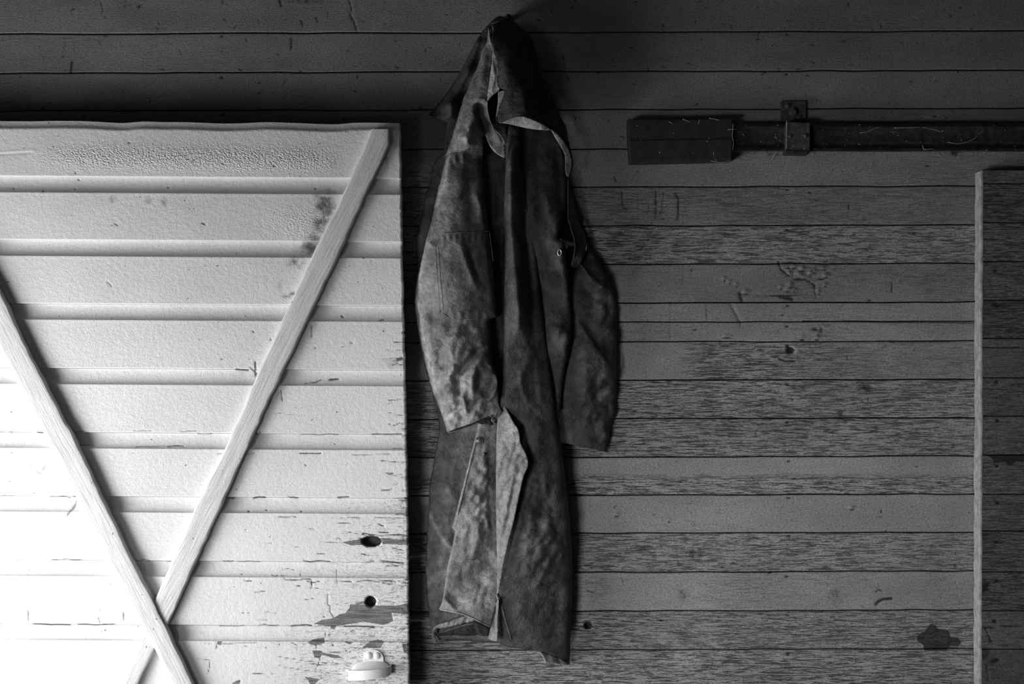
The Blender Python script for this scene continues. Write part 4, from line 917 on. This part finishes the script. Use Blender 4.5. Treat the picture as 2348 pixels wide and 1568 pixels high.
# --- left sleeve
LS_L = [(1041, 300), (1029, 333), (1021, 360), (1013, 400), (1003, 433), (996, 462), (988, 499), (980, 532), (972, 565), (965, 595), (957, 630), (951, 665), (949, 690), (951, 715), (956, 745), (963, 790), (972, 833), (982, 870), (993, 903), (1007, 935), (1016, 962), (1025, 990)]
LS_B = [(1028, 990), (1050, 981), (1080, 972), (1105, 962), (1127, 951), (1147, 943)]
LS_R = [(1152, 941), (1143, 930), (1144, 905), (1137, 851), (1131, 820), (1129, 791), (1127, 750), (1127, 735), (1143, 728), (1140, 696), (1133, 623), (1126, 560), (1122, 515), (1117, 466), (1112, 416), (1107, 366), (1110, 310), (1100, 280)]
F_ls = Field([(1041, 300, 70), (1100, 300, 66), (1021, 360, 56), (1050, 400, 96), (1105, 400, 64), (990, 500, 66), (1035, 550, 112), (1115, 520, 70), (955, 690, 58), (1005, 650, 114), (1075, 650, 108), (1135, 690, 74), (985, 780, 88), (1050, 800, 112),
              (1128, 800, 80), (975, 840, 60), (1020, 900, 108), (1090, 900, 124), (1140, 920, 104), (1026, 985, 96), (1080, 960, 112), (1140, 940, 104)],
             [([(1030, 345), (1026, 400), (1024, 440)], 6, 10, 7), ([(1092, 440), (1100, 470), (1106, 520)], 9, 8, 7), ([(1075, 380), (1078, 480), (1080, 520)], 16, 16, -8), ([(1042, 352), (1045, 375)], 4, 5, 5), ([(1060, 350), (1062, 372)], 4, 5, 4),
              ([(1050, 540), (1066, 590), (1085, 640), (1096, 665)], 10, 14, 9), ([(1072, 560), (1090, 620), (1108, 652)], 8, 9, -7), ([(976, 550), (986, 560), (998, 570)], 5, 6, 6), ([(975, 640), (985, 700), (1000, 740)], 14, 14, -8),
              # big crumple below the patch
              ([(1103, 795), (1075, 830), (1046, 862), (1050, 885), (1055, 908)], 10, 9, -19, .12), ([(1092, 790), (1062, 828), (1034, 858)], 9, 8, 8), ([(1112, 806), (1092, 840), (1082, 870), (1082, 900), (1086, 918)], 9, 9, 12),
              ([(1108, 845), (1100, 870), (1098, 900)], 14, 14, -9), ([(1124, 836), (1134, 850), (1140, 880), (1130, 910), (1105, 925), (1088, 935)], 6, 7, 11, .1), ([(1126, 838), (1122, 842)], 6, 6, 5), ([(1030, 930), (1062, 905), (1070, 950)], 8, 6, 7),
              ([(1060, 910), (1064, 930), (1072, 952)], 4, 5, 7, .1), ([(1140, 912), (1120, 925), (1100, 938)], 4, 4, -6), ([(1004, 800), (1010, 820), (1000, 840)], 6, 7, -8), ([(1002, 830), (1010, 860), (1002, 890)], 6, 8, 8), ([(1018, 800), (1020, 830), (1018, 850)], 5, 6, -7),
              ([(1030, 880), (1050, 878)], 5, 6, 6), ([(1075, 752), (1098, 758), (1050, 790)], 8, 10, 8), ([(1036, 800), (1040, 850), (1024, 870)], 7, 7, 7), ([(980, 720), (985, 780), (992, 820)], 10, 10, 6), ([(1090, 790), (1128, 794)], 4, 4, 4)],
             [(1045, 890, 90, 110, 9, 22), (1075, 940, 70, 30, 5, 11), (1060, 760, 70, 50, 3, 22), (1040, 460, 60, 120, 2, 30)], (1.2, 26), 71)
cloth('sleeve_lining', [(1020, 975), (1028, 992), (1033, 991), (1064, 981), (1096, 970), (1106, 972), (1118, 973), (1126, 976), (1131, 971), (1141, 968), (1143, 950), (1100, 930)], Field([(1025, 985, 62), (1090, 960, 58), (1140, 960, 62)], (), [(1128, 968, 16, 12, 5, 6)], (1, 10), 7), M_hood, step=3.5)
edge_cord('hem', [(1028, 992), (1045, 988), (1064, 981), (1096, 970), (1106, 972)], Field([(1025, 985, 62), (1090, 960, 58), (1140, 960, 62)], (), (), (1, 10), 7), .0013, M_coat_l, 1)
cloth('sleeve', LS_L+LS_B+LS_R, F_ls, M_coat_l, roll=42, rollw=17, rollpath=[LS_L, LS_R[3:16]], step=3.8, wear_lit=[([(974, 560), (958, 640), (955, 700), (962, 760), (980, 830), (1000, 890)], 12, .5), (1060, 890, 60, 60, .35), (1040, 950, 40, 34, .6), (1110, 920, 30, 26, .4), (LS_B, 7, .3), ([(1030, 345), (1024, 400), (1000, 470)], 6, .4)])['label'] = 'sleeve on the left, crumpled and paler towards the cuff'
cloth('torn_cuff', [(1122, 952), (1147, 942), (1152, 941), (1149, 950), (1143, 956), (1142, 966), (1132, 972), (1126, 965), (1127, 957)], Field([(1122, 952, 106), (1150, 942, 104), (1135, 970, 80)], (), [(1135, 958, 20, 20, 8, 6)], (1.5, 6), 3), M_coat_l, step=2.5, sm=False)
# stitched elbow patch on the sleeve
PT = [(998, 562), (1016, 535), (1060, 532), (1122, 529), (1131, 600), (1140, 696), (1143, 727), (1100, 731), (1066, 733), (1035, 734), (1009, 715), (1003, 640)]
F_pt = Field([(0, 0, 0)])
class Off:
    def __init__(s, f, fn): s.f = f; s.fn = fn
    def __call__(s, x, y): return s.f(x, y)+s.fn(x, y)
F_patch = Off(F_ls, lambda x, y: 2.2+1.3*np.exp(-((y-545)/9)**2)*np.sin(x/2.3)+1.2*np.exp(-((y-722)/9)**2)*np.sin(x/3.1))
def rolled_ls(x, y):
    e = np.minimum(poly_dist(x, y, LS_L)[0], poly_dist(x, y, LS_R[3:16])[0])
    t = np.clip(e/17, 0, 1); return -42*(1-np.sqrt(np.clip(1-(1-t)**2, 0, 1)))
patch = cloth('elbow_patch', PT, Off(F_patch, rolled_ls), M_coat_l, step=3.2, sm=False)
patch['label'] = 'stitched patch with cut-off corners on the left sleeve'
edge_cord('seam', [(1131, 600)]+[(1122, 530), (1060, 533), (1016, 536), (998, 562), (1003, 640), (1009, 714), (1035, 733), (1100, 730)], F_patch, .0009, M_facing, .2, 4)
edge_cord('stitching', [(1005, 565), (1010, 640), (1016, 708)], F_patch, .0006, M_facing, .6, 4)
edge_cord('stitching', [(1110, 460), (1116, 520), (1124, 600), (1130, 640)], Off(F_ls, lambda x, y: 0), .0006, M_hood, .6, 4)

# --- shoulder yoke and collar
YK = [(1119, 72), (1122, 92), (1129, 106), (1131, 118), (1129, 135), (1125, 173), (1121, 202), (1117, 234), (1118, 253), (1123, 274), (1132, 294), (1147, 309), (1154, 320), (1158, 332), (1159, 361), (1154, 361), (1140, 354), (1124, 339), (1112, 308),
      (1100, 320), (1092, 333), (1078, 342), (1060, 345), (1045, 346), (1033, 350), (1021, 358), (1029, 333), (1040, 301), (1050, 267), (1061, 227), (1073, 202), (1084, 173), (1098, 142), (1101, 120), (1112, 98)]
F_yk = Field([(1115, 90, 70), (1125, 130, 74), (1085, 175, 72), (1110, 200, 100), (1055, 260, 78), (1090, 260, 112), (1117, 240, 108), (1030, 335, 72), (1065, 320, 120), (1105, 300, 100), (1150, 330, 104), (1130, 345, 100)],
             [([(1112, 110), (1108, 150), (1100, 200)], 8, 12, 8), ([(1097, 232), (1100, 262), (1112, 300), (1118, 330)], 7, 10, -22, .15), ([(1090, 228), (1108, 228), (1118, 232)], 5, 6, 5), ([(1085, 240), (1078, 290), (1070, 330)], 10, 12, 7),
              ([(1064, 300), (1072, 315), (1068, 330)], 5, 5, 6), ([(1052, 300), (1056, 320)], 5, 5, 5), ([(1122, 285), (1140, 310), (1150, 330)], 9, 7, 6), ([(1098, 130), (1070, 230), (1048, 300)], 6, 8, 4)],
             [(1062, 310, 34, 34, 6, 12), (1090, 200, 40, 90, 2, 24)], (1, 20), 81)
cloth('yoke', YK, F_yk, M_coat_l, step=3.6, roll=30, rollw=13, rollpath=[YK[26:]+[YK[0]]], wear_lit=[([(1117, 234), (1118, 253), (1123, 274), (1132, 294), (1147, 309), (1157, 328)], 2, .9), (1066, 310, 20, 24, .5), ([(1021, 358), (1045, 347), (1078, 343)], 4, .3), ([(1154, 361), (1140, 354), (1124, 339)], 3, .4)])
edge_cord('piping', [(1117, 232), (1118, 253), (1123, 274), (1132, 294), (1147, 309), (1154, 320), (1157.5, 331)], F_yk, .0011, M_lining, .6, 4)
edge_cord('hem', [(1024, 357), (1034, 350), (1046, 346), (1062, 345), (1078, 342)], F_yk, .0016, M_coat_l, .2)
# pale facing inside the hood opening
F_hf = Field([(1120, 66, 88), (1131, 118, 92), (1142, 160, 112), (1118, 228, 112), (1143, 204, 118)], [([(1128, 140), (1134, 175), (1126, 215)], 4, 4, 5)], (), (.8, 14), 4)
cloth('hood_facing', [(1131, 112), (1136, 124), (1141, 139), (1144, 165), (1140, 190), (1146, 203), (1142, 209), (1128, 219), (1118, 231), (1117, 222), (1120, 200), (1124, 172), (1128, 140), (1129.5, 118)], F_hf, M_lining, step=3)
cloth('hood_facing', [(1119, 62), (1123, 72), (1125, 92), (1131, 106), (1134, 116), (1130, 117), (1123, 104), (1119, 90), (1118.5, 74)], F_hf, M_facing, step=2.5)
cloth('hood_facing', [(1142, 210), (1150, 208), (1159, 206.5), (1158, 214), (1152, 228), (1145, 246), (1141.5, 262), (1138.5, 273), (1137, 268), (1139.5, 250), (1142, 230)], Field([(1142, 210, 114), (1159, 206, 119), (1138, 273, 114)], (), (), (.8, 8)), M_facing, step=2.5)
edge_cord('piping', [(1138, 268), (1139, 276), (1145, 281), (1151, 282)], Field([(1138, 268, 115), (1151, 282, 122), (1145, 270, 118)]), .0009, M_facing, 0)
cloth('hood_inside', [(1115, 225), (1130, 205), (1150, 200), (1165, 230), (1160, 290), (1168, 330), (1158, 335), (1145, 320), (1128, 300), (1112, 270)], Field([(1115, 225, 60), (1160, 230, 70), (1150, 320, 62)]), M_hood, step=6)

# --- hood, dark, doubled over the hook
HD_R = [(1169, 40), (1176, 47), (1188, 58), (1207, 74), (1220, 93), (1228, 116), (1232, 135), (1235, 154), (1241, 169), (1252, 192), (1265, 216), (1272, 234), (1279, 251), (1286, 269), (1293, 281), (1299, 291), (1301, 305), (1303, 320), (1310, 348), (1314, 364), (1314, 380), (1311, 394), (1305, 405)]
HD_H = [(1310, 384), (1311, 370), (1306, 348), (1294, 327), (1281, 309), (1264, 298), (1244, 285), (1222, 275), (1201, 267), (1186, 267), (1166, 273), (1151, 281)]
HD_L = [(1144, 281), (1140, 272), (1143, 254), (1152, 228), (1158, 210), (1160, 206), (1148, 203), (1141, 191), (1144, 163), (1141, 139), (1133, 114), (1130, 104), (1127, 92), (1128, 80), (1133, 68), (1126, 58), (1143, 50)]
F_hd = Field([(1146, 48, 66), (1180, 55, 56), (1145, 110, 104), (1180, 120, 118), (1225, 120, 66), (1150, 200, 118), (1190, 200, 136), (1240, 200, 92), (1155, 275, 122), (1200, 262, 140), (1250, 270, 112), (1295, 290, 66), (1310, 360, 62), (1268, 215, 56), (1300, 380, 60)],
             [([(1200, 80), (1215, 130), (1225, 180), (1240, 230)], 12, 10, 7), ([(1195, 90), (1205, 150), (1215, 220)], 8, 8, -5), ([(1150, 110), (1160, 180), (1165, 250)], 14, 16, 5), ([(1262, 255), (1282, 285), (1300, 292)], 10, 8, 7)],
             [(1190, 200, 60, 90, 3, 30)], (1.4, 34), 91)
cloth('hood', HD_R+HD_H+HD_L, F_hd, M_hood, roll=34, rollw=14, rollpath=[HD_R[:18]], step=4)['label'] = 'dark hood hanging doubled over the hook'
# hem stitching of the hood
edge_cord('hem', [(1264, 297), (1244, 284), (1222, 274), (1201, 266.5), (1186, 266.5), (1168, 272)], F_hd, .0016, M_coat, .4)
edge_cord('seam', [(1262, 291), (1244, 279), (1222, 269), (1201, 262), (1186, 262)], F_hd, .0006, M_coat, .6)
# pale lining showing below the hood edge
F_ln = Field([(1151, 281, 112), (1200, 270, 122), (1240, 296, 118), (1200, 294, 104), (1264, 298, 108), (1296, 354, 80), (1304, 402, 70), (1312, 370, 66)], (), [(1210, 284, 40, 10, 1.5, 9)], (.6, 18), 13)
cloth('hood_lining', [(1149, 281.5), (1166, 272), (1186, 266), (1201, 266), (1222, 274), (1244, 284), (1266, 298), (1255, 299), (1238, 298), (1222, 296.5), (1207, 294), (1190, 290), (1177, 287), (1160, 283.5)], F_ln, M_lining, step=3)['label'] = 'pale lining showing under the hood edge'
cloth('hood_lining', [(1264, 297), (1281, 308), (1294, 326), (1307, 347), (1312.5, 371), (1310, 390), (1304, 406), (1299, 403), (1296, 390), (1296, 370), (1296, 354), (1284, 333), (1271, 312)], F_ln, M_lining, step=3)
# band over the top
F_tb = Field([(1113, 62, 44), (1146, 36, 20), (1172, 42, 26), (1146, 50, 62), (1190, 60, 50)], (), (), (.8, 20), 2)
cloth('hood_band', [(1110, 70), (1113, 62), (1128, 47), (1137, 40), (1146, 36), (1155, 38.5), (1162, 37), (1169, 38), (1176, 47), (1190, 60), (1184, 63), (1165, 56), (1143, 52), (1126, 58), (1116, 72)], F_tb, M_sleeve2, step=3)
edge_cord('piping', [(1118, 60), (1126, 54), (1143, 50), (1163, 53), (1184, 59)], F_tb, .0013, M_coat, 3)
# left wing of the hood
LW = [(983, 264), (994, 251), (1017, 223), (1042, 188), (1063, 150), (1082, 112), (1098, 83), (1113, 62), (1126, 57), (1130, 80), (1125, 110), (1112, 160), (1098, 210), (1080, 260), (1060, 300), (1045, 330), (1020, 348), (1017, 338), (1022, 308), (1027, 281), (1005, 273)]
F_lw = Field([(983, 264, 22), (1017, 223, 24), (1063, 150, 34), (1113, 62, 50), (1035, 240, 58), (1075, 160, 54), (1020, 275, 44), (1060, 240, 34), (1100, 150, 50), (1030, 330, 30), (1110, 100, 58)],
             [([(1100, 85), (1078, 150), (1050, 210), (1036, 240), (1034, 275)], 14, 7, 10, .05)], [(1010, 250, 30, 30, 3, 14)], (1, 20), 23)
cloth('hood_wing', LW, F_lw, M_hood, step=4, roll=10, rollw=8, rollpath=[LW[:8]], wear_lit=[(1010, 250, 20, 20, .6), ([(1083, 112), (1020, 222)], 8, .4)])['label'] = 'pointed wing of the hood sticking out to the left'

# --- strap at the right shoulder
F_st = Field([(1303, 410, 50), (1303, 490, 52), (1318, 560, 60), (1335, 560, 40), (1312, 608, 66), (1335, 600, 58), (1345, 560, 34), (1325, 480, 34)], [([(1303, 430), (1304, 500), (1312, 530), (1318, 560), (1316, 590), (1310, 608)], 3, 5, 4, .05)], [(1322, 590, 14, 20, 4, 9)], (1, 14), 33)
cloth('strap', [(1302, 405), (1302, 440), (1301.5, 480), (1303, 505), (1309, 525), (1316, 548), (1318, 566), (1316, 588), (1308, 608), (1311, 613), (1318, 614), (1328, 609), (1333, 601), (1339, 582), (1346, 570), (1350, 566), (1343, 539), (1331, 514), (1320, 480), (1309, 430)], F_st, M_sleeve2, step=3.4, wear_lit=[(1322, 594, 12, 18, .5)])
edge_cord('piping', [(1303, 412), (1302.5, 450), (1302, 485), (1304, 507), (1310, 526), (1317, 549), (1318.5, 566), (1316, 590), (1310, 607)], F_st, .0007, M_facing, 1, 5)
tube('thread', [P(1343.5, 574, 52), P(1344.5, 568, 54), P(1345, 562, 55)], .0009, M_lining, coat)
edge_cord('hem', [(1340, 582), (1336, 594), (1331, 606), (1345, 626), (1352, 636)], Off(F_rs, lambda x, y: 4.0), .0009, M_coat_l, .5)

# --- the peg it hangs on
pg = tube('coat_peg', [P(1166, 46, -4), P(1166, 46, 20), P(1166, 43, 40), P(1166, 37, 50)], .006, M_iron, None, 10); tag(pg, 'dark iron peg in the plank wall that the raincoat hood hangs from', 'coat peg')

# sub-parts: trims that belong to a part of the coat, the door furniture and the track
def under(child, part):
    p = bpy.data.objects[part]
    for o in list(bpy.data.objects):
        if o.name == child or (child.endswith('*') and o.name.split('.')[0] == child[:-1] and o.parent == p.parent and o is not p): o.parent = p
under('snap_rim', 'snap_button'); under('eyelet_hole', 'eyelet'); under('stitching*', 'elbow_patch')
under('screw*', 'handle_plate'); under('handle_cup', 'handle_strap'); under('bolt_head*', 'bracket_plate'); under('washer', 'bracket_plate')
under('rivet*', 'clamp'); under('block_board', 'end_block'); under('clamp_lip', 'clamp')
